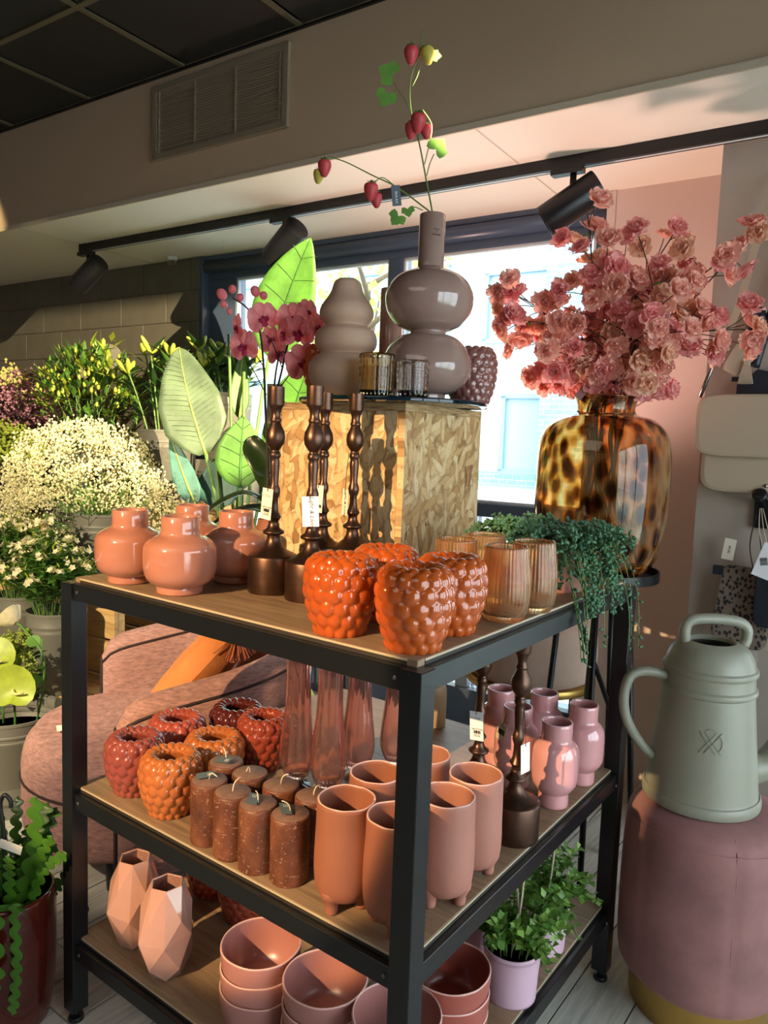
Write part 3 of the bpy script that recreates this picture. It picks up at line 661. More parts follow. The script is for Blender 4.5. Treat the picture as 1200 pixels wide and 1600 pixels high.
for me, m, x, y, l in ((bmid, 'rose', -.787, .090, 'dull red raspberry pot at the left end of the middle shelf'), (bmid, 'orange2', -.655, .082, 'light orange raspberry pot nearest the front of the middle shelf'),
                       (bs, 'coral', -.850, .250, 'squat coral raspberry pot behind the dull red one'), (bs, 'orange2', -.700, .235, 'squat orange raspberry pot behind the brown candles'),
                       (bs, 'maroon', -.800, .395, 'dark maroon raspberry pot in the back row'), (bmid, 'rust', -.665, .355, 'rust brown raspberry pot beside the pink glass vases')):
    place(me, 'raspberry_pot', l, 'pot', (x, y, BM), M[m], x*40, G)
for x, y, l in ((-.800, .315, 'orange raspberry pot on the bottom shelf, further left, half hidden by the shelf above'), (-.664, .298, 'orange raspberry pot on the bottom shelf, further right, half hidden by the shelf above')):
    place(bmid, 'raspberry_pot', l, 'pot', (x, y, BB), M['coral'], x*50, G, .92)

# bronze candlesticks
cp = [(0, 0), (.0490, 0), (.0500, .002), (.0500, .0720), (.0490, .0745), (.0440, .0770), (.0300, .0840), (.0190, .0930), (.0140, .1030), (.0125, .1100), (.0130, .1150), (.0205, .1180), (.0220, .1210), (.0210, .1235), (.0130, .1290), (.0100, .1380), (.0098, .1440), (.0125, .1480), (.0150, .1510), (.0140, .1540), (.0100, .1600), (.0082, .1720), (.0078, .1880), (.0100, .1930), (.0118, .2000), (.0118, .2060), (.0095, .2130), (.0080, .2180), (.0088, .2350), (.0100, .2550), (.0098, .2620), (.0085, .2680), (.0112, .2720), (.0118, .2760), (.0100, .2795), (.0085, .2850), (.0120, .2900), (.0180, .2990), (.0196, .3100), (.0180, .3220), (.0125, .3330), (.0098, .3400), (.0118, .3430), (.0112, .3460), (.0092, .3500), (.0092, .3580), (.0120, .3680), (.0158, .3730), (.0164, .3750), (.0164, .4100), (.0148, .4103), (.0142, .3980), (0, .3970)]
cs = MB().lathe(cp, 36).mesh('candlestick', M['bronze'], True, 50)
def tag_card(parent, z, yaw, w, h, m, front, off=.022, tilt=0, drop=.05, back=None):
    "a paper tag hung by a black string from the stick"
    c = thing_part('price_tag', parent, (cos(yaw)*off, sin(yaw)*off, z-drop-h/2), (0, tilt, yaw+pi/2))
    d = MB().box((0, 0, 0), (w, .0007, h)).build('card', m, c, False)
    st = MB().tube([(0, .004, h/2+drop), (0, .001, h/2+drop*.5), (0, -.0012, h/2-.006)], .0007, 5); a = [(cos(q)*.0098, sin(q)*.0098+.02, h/2+drop) for q in [i*pi/6 for i in range(13)]]
    st.build('string', M['string'], c)
    for me, x, zz, rot in front: put('lettering', me, c, (x, -.0006, zz), rot)
    return c
def thing_part(name, parent, loc, rot):
    o = link(bpy.data.objects.new(name, None)); o.parent = parent; o.location = loc; o.rotation_euler = rot; o.empty_display_size = .02; return o
X90 = (pi/2, 0, 0)
def barcode(w, h, m, n=14):
    mb = MB(); x = -w/2; random.seed(3)
    while x < w/2: b = random.choice((.0006, .001, .0015)); mb.box((x+b/2, -.0004, 0), (b, .0004, h)); x += b+random.choice((.0006, .001))
    return mb.mesh('barcode', m, False)
script_big = text_mesh('Light & Living', .0115, M['ink'], .35); script_small = text_mesh('Light & Living', .0045, M['ink'], .35)
price = text_mesh('\u20ac 29,95', .0066, M['inkgrey'], .1); fine = text_mesh('ART. 6000\ncandle holder', .0028, M['ink'])
bar1 = barcode(.014, .0065, M['ink'])
def price_front(): return [(price, -.002, .016, X90), (script_small, .001, -.006, X90), (bar1, .001, -.0125, (0, 0, 0)), (fine, .001, -.020, X90)]
R90 = Matrix.Rotation(pi/2, 4, 'X') @ Matrix.Rotation(-pi/2, 4, 'Z')
def script_front(): return [(script_big, .003, -.002, R90.to_euler())]
def candlestick(x, y, z, label, tg=None):
    t = thing('candlestick', label, 'candlestick', (x, y, z), 0, 'tall turned bronze candlesticks'); put('turned_body', cs, t)
    if tg:
        ring = MB().tube([(cos(q)*.0102, sin(q)*.0102, .2815) for q in [i*pi/8 for i in range(17)]], .0009, 5); ring.build('tie', M['string'], t)
        tag_card(t, .2815, *tg)
    return t
toc = lambda x, y: atan2(CAM.y-y, CAM.x-x)
candlestick(-.511, .218, BT, 'bronze candlestick with cream price tag, furthest left in front of the strand-board box', (toc(-.511, .218)-.75, .028, .062, M['card'], price_front(), .021, .10, .072))
candlestick(-.410, .220, BT, 'bronze candlestick with large white handwritten tag, behind the orange pots', (toc(-.41, .22)-.15, .032, .058, M['cardwhite'], script_front(), .021, -.05, .080))
candlestick(-.536, .395, BT, 'bronze candlestick half hidden behind the one with the white handwritten tag', (toc(-.536, .395)-.6, .028, .060, M['card'], [(bar1, .004, -.016, (0, 0, 0))], .021, .06, .072))
candlestick(-.474, .425, BT, 'bronze candlestick with narrow turned tag, right of the other three on the top shelf', (toc(-.474, .425)-1.15, .030, .058, M['card'], script_front(), .020, .05, .078))
candlestick(-.064, .455, BM, 'bronze candlestick standing at the right edge of the middle shelf', (toc(-.06, .46)+.9, .026, .060, M['cardwhite'], [], .020, -.08, .085))
candlestick(-.185, .520, BM, 'bronze candlestick with white price tag behind the footed pots on the middle shelf', (toc(-.18, .52)-.35, .030, .062, M['cardwhite'], price_front(), .020, -.06, .070))

# strand-board box with a round dark glass plate
ob = thing('strand_board_box', 'square box of coarse strand board standing on the top shelf', 'box', (-.43, .550, BT), radians(4))
BW, BD2, HB, TK = .385, .40, .398, .018
bevel(MB().box((-BW/2, BD2/2, HB-TK/2), (BW, BD2, TK)).build('top_panel', M['osb_edge'], ob, False), .0008, 1)
bevel(MB().box((-BW/2+.0, .010, (HB-TK)/2), (BW-2*TK-.0006, TK, HB-TK-.0006)).build('front_panel', M['osb'], ob, False), .0008, 1)
bevel(MB().box((-BW/2, BD2-.010, (HB-TK)/2), (BW-2*TK-.0006, TK, HB-TK-.0006)).build('back_panel', M['osb'], ob, False), .0008, 1)
for x in (-TK/2, -BW+TK/2): bevel(MB().box((x, BD2/2, (HB-TK)/2), (TK, BD2, HB-TK-.0006)).build('side_panel', M['osb_side'], ob, False), .0008, 1)
ZP = BT+HB+.012
pt = MB().lathe([(0, 0), (.228, 0), (.234, .002), (.235, .006), (.234, .010), (.228, .012), (0, .012)], 96).build('round_plate', M['plate'], None, True, 40, loc=(-.555, .672, BT+HB))
props(pt, 'round dark glass plate lying on the strand-board box', 'plate')

# pieces on the plate
pr = profile([(.052, 0, 1), (.060, .006), (.078, .028), (.0885, .055), (.0880, .078), (.074, .097), (.0635, .1035), (.0610, .107), (.0640, .111), (.0730, .122), (.0755, .140), (.0700, .158), (.0560, .168), (.0510, .172), (.0525, .177), (.0630, .190), (.0655, .205), (.0590, .222), (.0470, .238), (.0390, .252), (.0350, .266), (.0300, .277), (.0240, .281, 1)], 3)
place(lvase('gourd_vase', pr, M['taupematt'], 64, .004, .006), 'gourd_vase', 'matt taupe gourd vase of three stacked bulbs on the round plate', 'vase', (-.625, .565, ZP))
pr = profile([(.046, 0, 1), (.0465, .012), (.048, .014, 1), (.062, .018), (.088, .036), (.1035, .064), (.1055, .085), (.096, .118), (.073, .145), (.052, .1535), (.0435, .157), (.0435, .162), (.054, .166), (.078, .178), (.098, .205), (.1045, .235), (.099, .262), (.080, .287), (.050, .302), (.0335, .3085), (.031, .312, 1), (.031, .430, 1)], 4)
bv = thing('bulb_vase', 'tall glossy taupe vase of two big bulbs with a straight neck on the round plate', 'vase', (-.452, .662, ZP))
put('vase_body', lvase('bulb_vase', pr, M['taupegloss'], 72, .005, .008), bv)
lab = MB()
for body, z in (('Home', .392), ('&', .386), ('Nostalgy', .380)):
    me = text_mesh(body, .0055, M['ink'], .3); a = toc(-.452, .662)+.33
    put('lettering', me, bv, (cos(a)*.0313, sin(a)*.0313, z), (pi/2, 0, a+pi/2))
pr = profile([(.050, 0, 1), (.052, .01), (.054, .05), (.053, .085), (.045, .10), (.033, .112), (.0305, .125, 1), (.0305, .295, 1)], 4)
place(lvase('bottle_vase', pr, M['blushgloss'], 40), 'bottle_vase', 'blush pink bottle vase with a long neck between the gourd and the tall bulb vase', 'vase', (-.640, .768, ZP))
place(berry('raspberry_vase', .062, .150, 9, 15, M['mauve'], .55, .62), 'raspberry_vase', 'mauve brown raspberry vase behind the tall bulb vase', 'vase', (-.430, .835, ZP-.012), group=G)
place(berry('raspberry_vase2', .055, .132, 8, 15, M['orange'], .5, .62), 'raspberry_vase', 'orange raspberry vase half hidden left of the matt gourd vase', 'vase', (-.730, .615, ZP), group=G)
def cut_tumbler(name, R, h, m, cols, rows, amp, label, loc):
    def fn(r, z, a, i):
        if r < R*.8 or i > 26: return r, z
        u = (a/(2*pi)*cols) % 1; v = (z/h*rows) % 1
        return r+amp*(max(0, sin(pi*u))**.5*max(0, sin(pi*v))**.5), z
    outer = [(R*.93, 0), (R*.94, .002)]+[(R*(.94+.06*k/24), .002+(h-.002)*k/24) for k in range(1, 25)]
    return place(MB().lathe(hollow(outer, .0028, .006), cols*8, fn=fn).mesh(name, m), 'tumbler', label, 'glass', loc)
cut_tumbler('tumbler_grid', .0400, .092, M['glass_gold'], 26, 7, .0016, 'smoky amber tumbler with a brick-like cut pattern on the round plate', (-.478, .500, ZP))
cut_tumbler('tumbler_dot', .0350, .078, M['glass_clear'], 18, 6, .0022, 'clear rosy tumbler with a dimpled cut pattern on the round plate', (-.402, .532, ZP))

# ribbed peach glasses
def ribbed(name, prof, m, ribs, amp, t, fl):
    n0 = len(prof)
    def fn(r, z, a, i):
        return (r+amp*(abs(cos(a*ribs/2))**.8-.5)*(1 if .012 < r and 0 < i <= n0 else .35), z)
    return MB().lathe(hollow(prof, t, fl), ribs*4, fn=fn).mesh(name, m)
pr = profile([(.030, 0, 1), (.034, .002), (.039, .012), (.0435, .03), (.0452, .055), (.0435, .085), (.0402, .11), (.0380, .133, 1)], 4)
rg = ribbed('ribbed_glass', pr, M['glass_amber'], 40, .0011, .0032, .010)
for x, y, l in ((-.051, .340, 'ribbed peach glass nearest the right edge of the top shelf'), (-.046, .445, 'ribbed peach glass beside the trailing plant pot'),
                (-.163, .352, 'ribbed peach glass touching the strand-board box, just behind the orange pots'), (-.160, .460, 'ribbed peach glass furthest back, below the trailing plant')):
    place(rg, 'ribbed_glass', l, 'glass', (x, y, BT), group='ribbed peach glasses')

# swung pink glass vases
pr = profile([(.031, 0, 1), (.032, .003), (.018, .008), (.0135, .014), (.0150, .020), (.0260, .030), (.0365, .055), (.0390, .080), (.0365, .115), (.0305, .165), (.0270, .215), (.0265, .270), (.0285, .330), (.0330, .375, 1)], 4)
sg = ribbed('swung_glass_vase', pr, M['glass_pink'], 12, .0022, .0022, .030)
for x, y, l, h in ((-.535, .330, 'tall pink swung-glass vase furthest left beside the raspberry pots', 1), (-.452, .340, 'tall pink swung-glass vase in the middle, in front', 1),
                   (-.462, .455, 'tall pale pink swung-glass vase behind the front pair', .98), (-.415, .540, 'tall pale swung-glass vase furthest back beside the black front post', .96)):
    place(sg, 'swung_glass_vase', l, 'vase', (x, y, BM), group='pink swung-glass vases', scale=h)

# brown rustic pillar candles
def candle(x, y, label, tagrot=None, wk=0):
    t = thing('pillar_candle', label, 'candle', (x, y, BM), random.random()*6, 'brown rustic pillar candles')
    put('wax_body', CW, t); put('wax_top', CT, t)
    a = wk*1.3-t.rotation_euler.z
    e = Vector((cos(a)*.016, sin(a)*.016, .142)) if wk % 2 else Vector((cos(a)*.022, sin(a)*.022, .131))
    MB().tube(bez([(0, 0, .1185), (0, 0, .140), e], 6), .0011, 6).build('wick', M['wick'], t)
    if tagrot is not None:
        c = MB().box((0, 0, 0), (.034, .019, .0006)).build('tag', M['slate'], t, False); c.location = (.010*cos(tagrot), .010*sin(tagrot), .1255); c.rotation_euler = (.12, -.1, tagrot-t.rotation_euler.z)
        l = MB()
        for k in range(3): l.box((.008, -.004+.003*k, .0005), (.008, .0008, .0002))
        l.build('print', M['inkwhite'], c, False)
cw = [(0, 0), (.033, 0), (.0345, .002)]+[(.0348, .005+.11*k/10) for k in range(11)]+[(.0340, .1178), (.0325, .119)]
CW = MB().lathe(cw, 36, fn=lambda r, z, a, i: (r+(.0004*noise.noise((cos(a)*3, sin(a)*3, z*30)) if r > .03 else 0), z)).mesh('wax_body', M['wax'])
CT = MB().lathe([(0, .1192), (.0318, .1192), (.0322, .1188)], 36).mesh('wax_top', M['waxtop'])
for i, (x, y, l, tg) in enumerate(((-.511, .060, 'brown pillar candle at the left front, beside the orange raspberry pot', .9), (-.441, .056, 'brown pillar candle second from left in the front row', None),
        (-.374, .056, 'brown pillar candle third in the front row with a slate tag', 2.2), (-.304, .066, 'brown pillar candle at the right of the front row, chipped and tagged', 2.5),
        (-.475, .131, 'brown pillar candle second row, centre, with leaning wick', None), (-.394, .134, 'brown pillar candle second row, between the two slate tags', None),
        (-.318, .142, 'brown pillar candle second row, touching the footed terracotta pot', None), (-.548, .135, 'brown pillar candle at the back left with a slate tag on top', .3))):
    candle(x, y, l, tg, i)

# footed terracotta pots
def wav(amp): return lambda r, z, a, i: (r*(1+amp*noise.noise((cos(a)*1.6, sin(a)*1.6, z*14))), z+(.0022*noise.noise((cos(a)*2+5, sin(a)*2, 0)) if z > .17 else 0))
pr = profile([(.012, .017), (.032, .021), (.046, .037), (.0510, .066), (.0510, .110), (.0490, .150), (.0480, .185, 1)], 5)
fpm = MB().lathe(hollow(pr, .0035, .022), 48, fn=wav(.03)).mesh('footed_pot_body', M['terra'])
ft = MB().lathe(profile([(0, -.001), (.0085, 0), (.0105, .004), (.0110, .014), (.014, .022), (.019, .032), (.019, .040)], 3), 14).mesh('pot_foot', M['terra'])
rimm = MB().tube([(cos(q)*.0464, sin(q)*.0464, .1858+.0022*noise.noise((cos(q)*2+5, sin(q)*2, 0))) for q in [i*pi/20 for i in range(41)]], .0016, 6).mesh('pot_rim', M['rim'])
for x, y, m, l, rz in ((-.181, .068, 'terra', 'orange-brown footed terracotta pot at the left of the front pair', .5), (-.085, .076, 'terra', 'footed terracotta pot half hidden by the black front post', 1.2),
                       (-.202, .178, 'terra', 'footed terracotta pot behind the front pair, beside the glass vases', .2), (-.061, .186, 'terrapink', 'pinkish footed terracotta pot just right of the black front post', 2.4),
                       (-.064, .290, 'terrapink', 'pinkish footed terracotta pot nearest the bronze candlestick', 2.7), (-.180, .300, 'terrapink', 'footed terracotta pot at the back, mostly hidden by the front post', .9)):
    t = thing('footed_pot', l, 'pot', (x, y, BM), rz, 'footed terracotta pots')
    put('pot_body', fpm, t, m=M[m]); put('rim', rimm, t)
    for k in range(3): put('foot', ft, t, (cos(k*2.094)*.030, sin(k*2.094)*.030, .001), m=M[m])

# iridescent pink vases on the middle shelf
pr = profile([(.029, 0, 1), (.0320, .002), (.0330, .010), (.0325, .026), (.0325, .031, 1), (.0400, .038), (.0475, .051), (.0500, .066), (.0503, .090), (.0500, .112), (.0475, .127), (.0415, .138), (.0350, .1445), (.0330, .152), (.0330, .184, 1)], 4)
iv = lvase('lustre_vase', pr, M['iri'], 48, .004, .008)
for x, y, l in ((-.058, .632, 'lustrous pink shouldered vase nearest the right edge, in front'), (-.056, .778, 'lustrous pink shouldered vase at the back right corner beside the black post'),
                (-.165, .660, 'lustrous pink shouldered vase with a kraft price tag behind the candlestick'), (-.252, .745, 'lustrous pink shouldered vase at the back left of its group'),
                (-.160, .790, 'lustrous pink shouldered vase at the back, between two others')):
    if 'kraft' in l:
        t = thing('lustre_vase', l, 'vase', (x, y, BM), 0, 'lustrous pink vases'); put('vase_body', iv, t); yw = toc(x, y)-.7
        tag_card(t, .184, yw, .026, .042, M['kraft'], [(barcode(.018, .013, M['ink']), 0, -.001, (0, 0, 0)), (fine, 0, .011, X90)], .052, .22, .026)
    else: place(iv, 'lustre_vase', l, 'vase', (x, y, BM), group='lustrous pink vases')
pr = profile([(.030, 0, 1), (.033, .003), (.034, .05), (.033, .10), (.026, .115), (.019, .122), (.020, .15, 1)], 4)
place(lvase('beige_bottle', pr, mat('beige_gold_glaze', '#b59a78', .3)), 'beige_bottle', 'beige bottle vase at the back of the middle shelf behind the front post', 'vase', (-.505, .845, BM))

# faceted vases on the bottom shelf
def faceted(seed):
    rnd = random.Random(seed); b = bmesh.new(); rings = [(.0, .034, 0), (.045, .0545, .5), (.098, .0640, 0), (.148, .0520, .5), (.196, .0345, 0)]
    for i, (z, r, o) in enumerate(rings):
        for k in range(6):
            a = (k+o)*pi/3+rnd.uniform(-.13, .13)*(0 < i < 4); rr = r*rnd.uniform(.94, 1.06) if 0 < i < 4 else r; zz = z+rnd.uniform(-.014, .014)*(0 < i < 4)
            b.verts.new((rr*cos(a), rr*sin(a), zz))
    bmesh.ops.convex_hull(b, input=b.verts); bmesh.ops.dissolve_limit(b, angle_limit=radians(6), verts=b.verts, edges=b.edges)
    top = [f for f in b.faces if f.normal.z > .9 and f.calc_center_median().z > .19]; bmesh.ops.delete(b, geom=top, context='FACES')
    me = bpy.data.meshes.new('faceted_vase'); b.to_mesh(me); b.free(); me.materials.append(M['facet']); return me
for i, (x, y, l) in enumerate(((-.785, .090, 'faceted pale pink vase at the left end of the bottom shelf'), (-.655, .075, 'faceted pale pink vase in front, right of its twin'))):
    o = place(faceted(4+i), 'faceted_vase', l, 'vase', (x, y, BB), rz=.3+i*1.1, group='faceted pink vases')
    so = o.modifiers.new('s', 'SOLIDIFY'); so.thickness = .004; so.offset = -1; bevel(o, .0022, 3)

# stacked bowls
pr = profile([(.034, 0, 1), (.046, .003), (.062, .018), (.0715, .042), (.0755, .066), (.0765, .083, 1)], 5)
bo = lambda m: MB().lathe(hollow(pr, .0038, .006), 56, fn=lambda r, z, a, i: (r*(1+.02*noise.noise((cos(a)*1.3, sin(a)*1.3, 1+z*4))), z+(.003*noise.noise((cos(a)*1.5, sin(a)*1.5+9, 0)) if z > .07 else 0))).mesh('bowl_body', m)
bm1, bm2 = bo(M['bowl']), bo(M['bowlred'])
br_ = MB().tube([(cos(q)*.0746*(1+.02*noise.noise((cos(q)*1.3, sin(q)*1.3, 1.33))), sin(q)*.0746*(1+.02*noise.noise((cos(q)*1.3, sin(q)*1.3, 1.33))), .0838+.003*noise.noise((cos(q)*1.5, sin(q)*1.5+9, 0))) for q in [i*pi/24 for i in range(49)]], .0017, 6).mesh('bowl_rim', M['rim'])
for sn, x, y, me, nn in (('left', -.404, .098, bm1, 3), ('middle', -.249, .105, bm1, 3), ('right', -.101, .118, bm1, 3), ('reddish', -.092, .272, bm2, 3)):
    for k in range(nn):
        pos = ('bottom', 'middle', 'topmost')[k]
        if sn == 'left': l = '%s dusty pink bowl of the stack furthest left on the bottom shelf' % pos
        elif sn == 'middle': l = '%s dusty pink bowl of the stack second from left on the bottom shelf' % pos
        elif sn == 'right': l = '%s dusty pink bowl of the stack beside the front post at the frame bottom' % pos
        else: l = '%s terracotta red bowl of the stack right of the front post' % pos
        t = thing('bowl', l, 'bowl', (x+.001*k, y, BB+.0400*k), k*1.1, 'stacked bowls on the bottom shelf'); put('bowl_body', me, t); put('rim', br_, t)
# ---------------------------------------------------------------- leaf helpers
def blade(mb, P, wid, nrm=None, fold=.15, nw=2, wave=0):
    "leaf blade along the path P, half-widths wid(t); folded along the midrib"
    n = len(P); rows = []
    for i, q in enumerate(P):
        t = i/(n-1); d = (P[min(i+1, n-1)]-P[max(i-1, 0)]).normalized()
        N = Vector(nrm) if nrm is not None else Vector((0, 0, 1))
        x = d.cross(N); x = x.normalized() if x.length > 1e-4 else d.orthogonal().normalized()
        y = x.cross(d).normalized(); w = wid(t); row = []
        for k in range(-nw, nw+1):
            f = k/nw; row.append(q+x*(f*w)+y*(fold*w*abs(f)+wave*w*sin(t*26+k)))
        rows.append(row)
    return mb.grid(rows)
oval = lambda w, p=.45: (lambda t: w*max(.02, (sin(pi*min(1, max(0, t))**(.9 if p > .4 else .6)))**.75))
def rv(s=1): return Vector((random.gauss(0, s), random.gauss(0, s), random.gauss(0, s)))
def leaflet(mb, p, d, L, w, up_=Vector((0, 0, 1))):
    d = d.normalized(); x = d.cross(up_); x = x.normalized() if x.length > 1e-3 else d.orthogonal().normalized(); y = x.cross(d)
    a = p; b = p+d*L*.45; c = p+d*L
    mb.add([a, b+x*w+y*w*.35, c, b-x*w+y*w*.35, b, a+d*L*.12], [(5, 4, 1), (1, 4, 2), (2, 4, 3), (3, 4, 5), (0, 5, 1), (0, 3, 5)])

# trailing string-of-beans plant at the right of the top shelf
def pot_mesh(R, h, m, base=.8, rimh=.012, t=.004):
    return MB().lathe(hollow(profile([(R*base, 0, 1), (R*(base+.02), .003), (R*.93, h*.6), (R*.985, h-rimh, 1), (R, h-rimh+.001), (R, h, 1)], 3), t, .01), 40).mesh('pot_body', m)
tp = thing('trailing_bean_plant', 'trailing blue-green bean-leaf plant in a pinkish pot at the right end of the top shelf', 'potted plant', (-.105, .690, BT))
put('pot', pot_mesh(.067, .108, M['terrapink'], .86), tp)
MB().lathe([(0, .098), (.062, .098)], 24).build('soil', M['soil'], tp, False)
lf = MB(); st = MB(); random.seed(11)
def bean(p, d, L=.011): 
    vs, fs = ICO[1]; d = d.normalized(); x = d.orthogonal().normalized(); y = d.cross(x); r = L*.27
    lf.add([p+d*(L*.5+v[2]*L*.52)+x*(v[0]*r)+y*(v[1]*r) for v in vs], fs)
for k in range(170):
    a = random.random()*2*pi; rr = .085*sqrt(random.random()); L = random.uniform(.05, .13); cx_ = Vector((rr*cos(a)*1.1-.035*random.random(), rr*sin(a)*1.1, .108))
    P = bez([cx_, cx_+Vector((cos(a)*L*.3, sin(a)*L*.3, .035+random.random()*.02)), cx_+Vector((cos(a)*L*.8, sin(a)*L*.75, random.uniform(-.02, .035)))], 7)
    st.tube(P, .0009, 4, False)
    for i in range(1, 8):
        for q in range(2): bean(P[i], rv()+Vector((0, 0, .4)), random.uniform(.010, .015))
for k in range(40):                                  # trailing strands over the board edge
    a = random.uniform(-1.5, 1.0); b = Vector((.070*cos(a), .066*sin(a), .110)); drop = random.uniform(.05, .15) if k < 31 else random.uniform(.17, .235)
    ox = random.uniform(.02, .05)+max(0, .045-.02*abs(a))*(k >= 31)*1.9; e = b+Vector((cos(a)*ox+.012, sin(a)*ox, -drop))
    if e.x < .112 and e.z < .015: e.x = random.uniform(.114, .128)
    P = bez([b, b+Vector((cos(a)*ox*.9+.02, sin(a)*ox*.9, .02)), Vector((e.x, e.y, e.z*.5)), e], 16); st.tube(P, .0009, 4, False)
    for i in range(2, 17):
        if random.random() < (.95 if i < 11 else .6):
            for q in range(2 if k < 31 else 1): bean(P[i], rv(.8)+Vector((.3, 0, -.4)), random.uniform(.009, .014))
for k in range(60):                                  # sprawl to the left behind the glasses
    b = Vector((-.03, random.uniform(-.05, .06), .10)); e = Vector((random.uniform(-.21, -.08), random.uniform(-.06, .09), random.uniform(.062, .125)))
    P = bez([b, (b+e)/2+Vector((0, 0, .06)), e], 9); st.tube(P, .0009, 4, False)
    for i in range(2, 10):
        for q in range(2): bean(P[i], rv()+Vector((0, 0, .3)), random.uniform(.010, .015))
o = lf.build('bean_leaves', M['lf_bean'], tp); o['kind'] = 'stuff'; o = st.build('trailing_stems', M['stemgreen'], tp); o['kind'] = 'stuff'

# lilac pots with bushy green plants, bottom shelf
def bushy(name, label, loc, R, h, nst, spread, hh, sticks=0, seed=1, lean=(0, 0)):
    random.seed(seed); t = thing(name, label, 'potted plant', loc, 0, 'green plants in lilac pots'); put('pot', pot_mesh(R, h, M['lilac'], .86, .006), t)
    MB().lathe([(0, h-.012), (R*.93, h-.012)], 24).build('soil', M['soil'], t, False)
    lf = MB(); st = MB(); ln = MB()
    for k in range(nst):
        a = random.random()*2*pi; rr = R*.8*sqrt(random.random()); L = random.uniform(.5, 1)*spread
        b = Vector((rr*cos(a), rr*sin(a), h-.012)); e = b+Vector((cos(a)*L+lean[0], sin(a)*L+lean[1], hh*random.uniform(.25, 1)-(.5*L if random.random() < .3 else 0)))
        P = bez([b, b+Vector((cos(a)*L*.2, sin(a)*L*.2, hh*.7)), e], 9); st.tube(P, .0011, 4, False)
        for i in range(2, 10):
            d = (P[i]-P[i-1]).normalized(); x = d.orthogonal().normalized(); x = Matrix.Rotation(i*1.57+random.random(), 3, d) @ x
            for sg in (-1, 1): leaflet(lf if random.random() < .5 else ln, P[i], x*sg+d*.5+Vector((0, 0, .15)), random.uniform(.015, .022), random.uniform(.0075, .0105))
    for m_, nm in ((lf, 'M'), (ln, 'L')):
        o = m_.build('leaves', M['lf_mid'] if nm == 'M' else M['lf_fresh'], t); o['kind'] = 'stuff'
    o = st.build('stems', M['stemgreen'], t); o['kind'] = 'stuff'
    for k in range(sticks): MB().tube(bez([(0, .01*k, h-.02), (.01, .02, h+.08), (.004-.03*k, .03, h+.17)], 5), .0026, 6).build('support_stick', M['kraft'], t)
    return t
bushy('bushy_plant', 'bushy green plant in a lilac pot at the right front of the bottom shelf', (-.064, .480, BB), .060, .105, 46, .075, .12, 2, 5, (.01, .0))
bushy('bushy_plant', 'bushy green plant in a lilac pot at the back right of the bottom shelf', (-.075, .660, BB), .055, .100, 40, .075, .13, 1, 8, (.015, -.015))
bushy('bushy_plant', 'lilac potted plant in the shade left of the other two on the bottom shelf', (-.200, .520, BB), .055, .095, 20, .05, .07, 0, 9)

# ---------------------------------------------------------------- side table, amber vase, blossom
tt = thing('side_table', 'black metal side table with a rimmed round tray top behind the rack', 'table', (-.245, 1.305, 0))
ZTab = .945
MB().lathe([(0, ZTab-.006), (.176, ZTab-.006), (.180, ZTab-.006), (.180, ZTab+.022), (.176, ZTab+.022), (.175, ZTab), (0, ZTab)], 64).build('tray_top', M['lampblack'], tt, True, 40)
for a in (-2.35, -1.15, .1, 1.4):
    b = MB(); p0 = Vector((cos(a)*.10, sin(a)*.10, ZTab-.006)); p1 = Vector((cos(a)*.165, sin(a)*.165, 0)); b.tube([p0, p1], .0095, 8); b.build('leg', M['lampblack'], tt)
for a in (-2.35, -1.15): MB().tube([(cos(a)*.10, sin(a)*.10, ZTab-.008), (-cos(a)*.12, -sin(a)*.12, .42)], .008, 8).build('brace', M['lampblack'], tt)
ZV = ZTab+.0002
pr = profile([(.085, 0, 1), (.115, .006), (.150, .030), (.176, .085), (.190, .200), (.192, .300), (.188, .370), (.172, .425), (.138, .458), (.098, .470), (.086, .476), (.082, .490), (.087, .512), (.093, .522, 1)], 4)
av = place(MB().lathe(hollow(pr, .006, .012), 72).mesh('tortoiseshell_vase', M['leopard']), 'tortoiseshell_vase', 'large amber tortoiseshell glass vase holding pink blossom on the black side table', 'vase', (-.245, 1.305, ZV))
VC = Vector((-.245, 1.305, ZV))
def petal(mb, c, az, tilt, L, w, cup, rnd):
    d = Vector((cos(az)*cos(tilt), sin(az)*cos(tilt), sin(tilt))); x = Vector((-sin(az), cos(az), 0)); y = x.cross(d)*-1
    rows = []
    for i, (t, ww) in enumerate(((.08, .18), (.5, .85), (.85, 1.05), (1.0, .9))):
        q = c+d*(L*t)+y*(cup*L*t*t); rows.append([q+x*(w*ww*f)+y*(cup*.5*w*f*f+rnd.uniform(-.22, .22)*w*(i > 1))+d*(rnd.uniform(-.20, .12)*L*(i == 3)-.18*L*abs(f)*(i == 3)) for f in (-1, -.5, 0, .5, 1)])
    mb.grid(rows)
def blossom_mesh(seed, m):
    rnd = random.Random(seed); mb = MB()
    for n_, tl, L in ((6, .15, .036), (6, .55, .031), (5, .95, .024), (3, 1.3, .016)):
        o = rnd.random()*6
        for k in range(n_): petal(mb, Vector((0, 0, .002)), o+k*2*pi/n_+rnd.uniform(-.2, .2), tl+rnd.uniform(-.2, .2), L*rnd.uniform(.85, 1.1), L*.46, .28, rnd)
    return mb.mesh('blossom', m, False)
BLS = [blossom_mesh(i, M[k]) for i, k in enumerate(('bls1', 'bls2', 'bls1', 'bls3', 'bls1', 'bls2'))]
blf = MB(); leaflet(blf, Vector((0, 0, 0)), Vector((1, 0, .2)), .028, .009); blf = blf.mesh('leaf', M['lf_mid'])
random.seed(21); RU = r2; UU = Vector((0, 0, 1)); FD = Vector((fw.x, fw.y, 0)).normalized()
def rel(rx, rz, rd=0): return VC+RU*rx+UU*rz+FD*rd
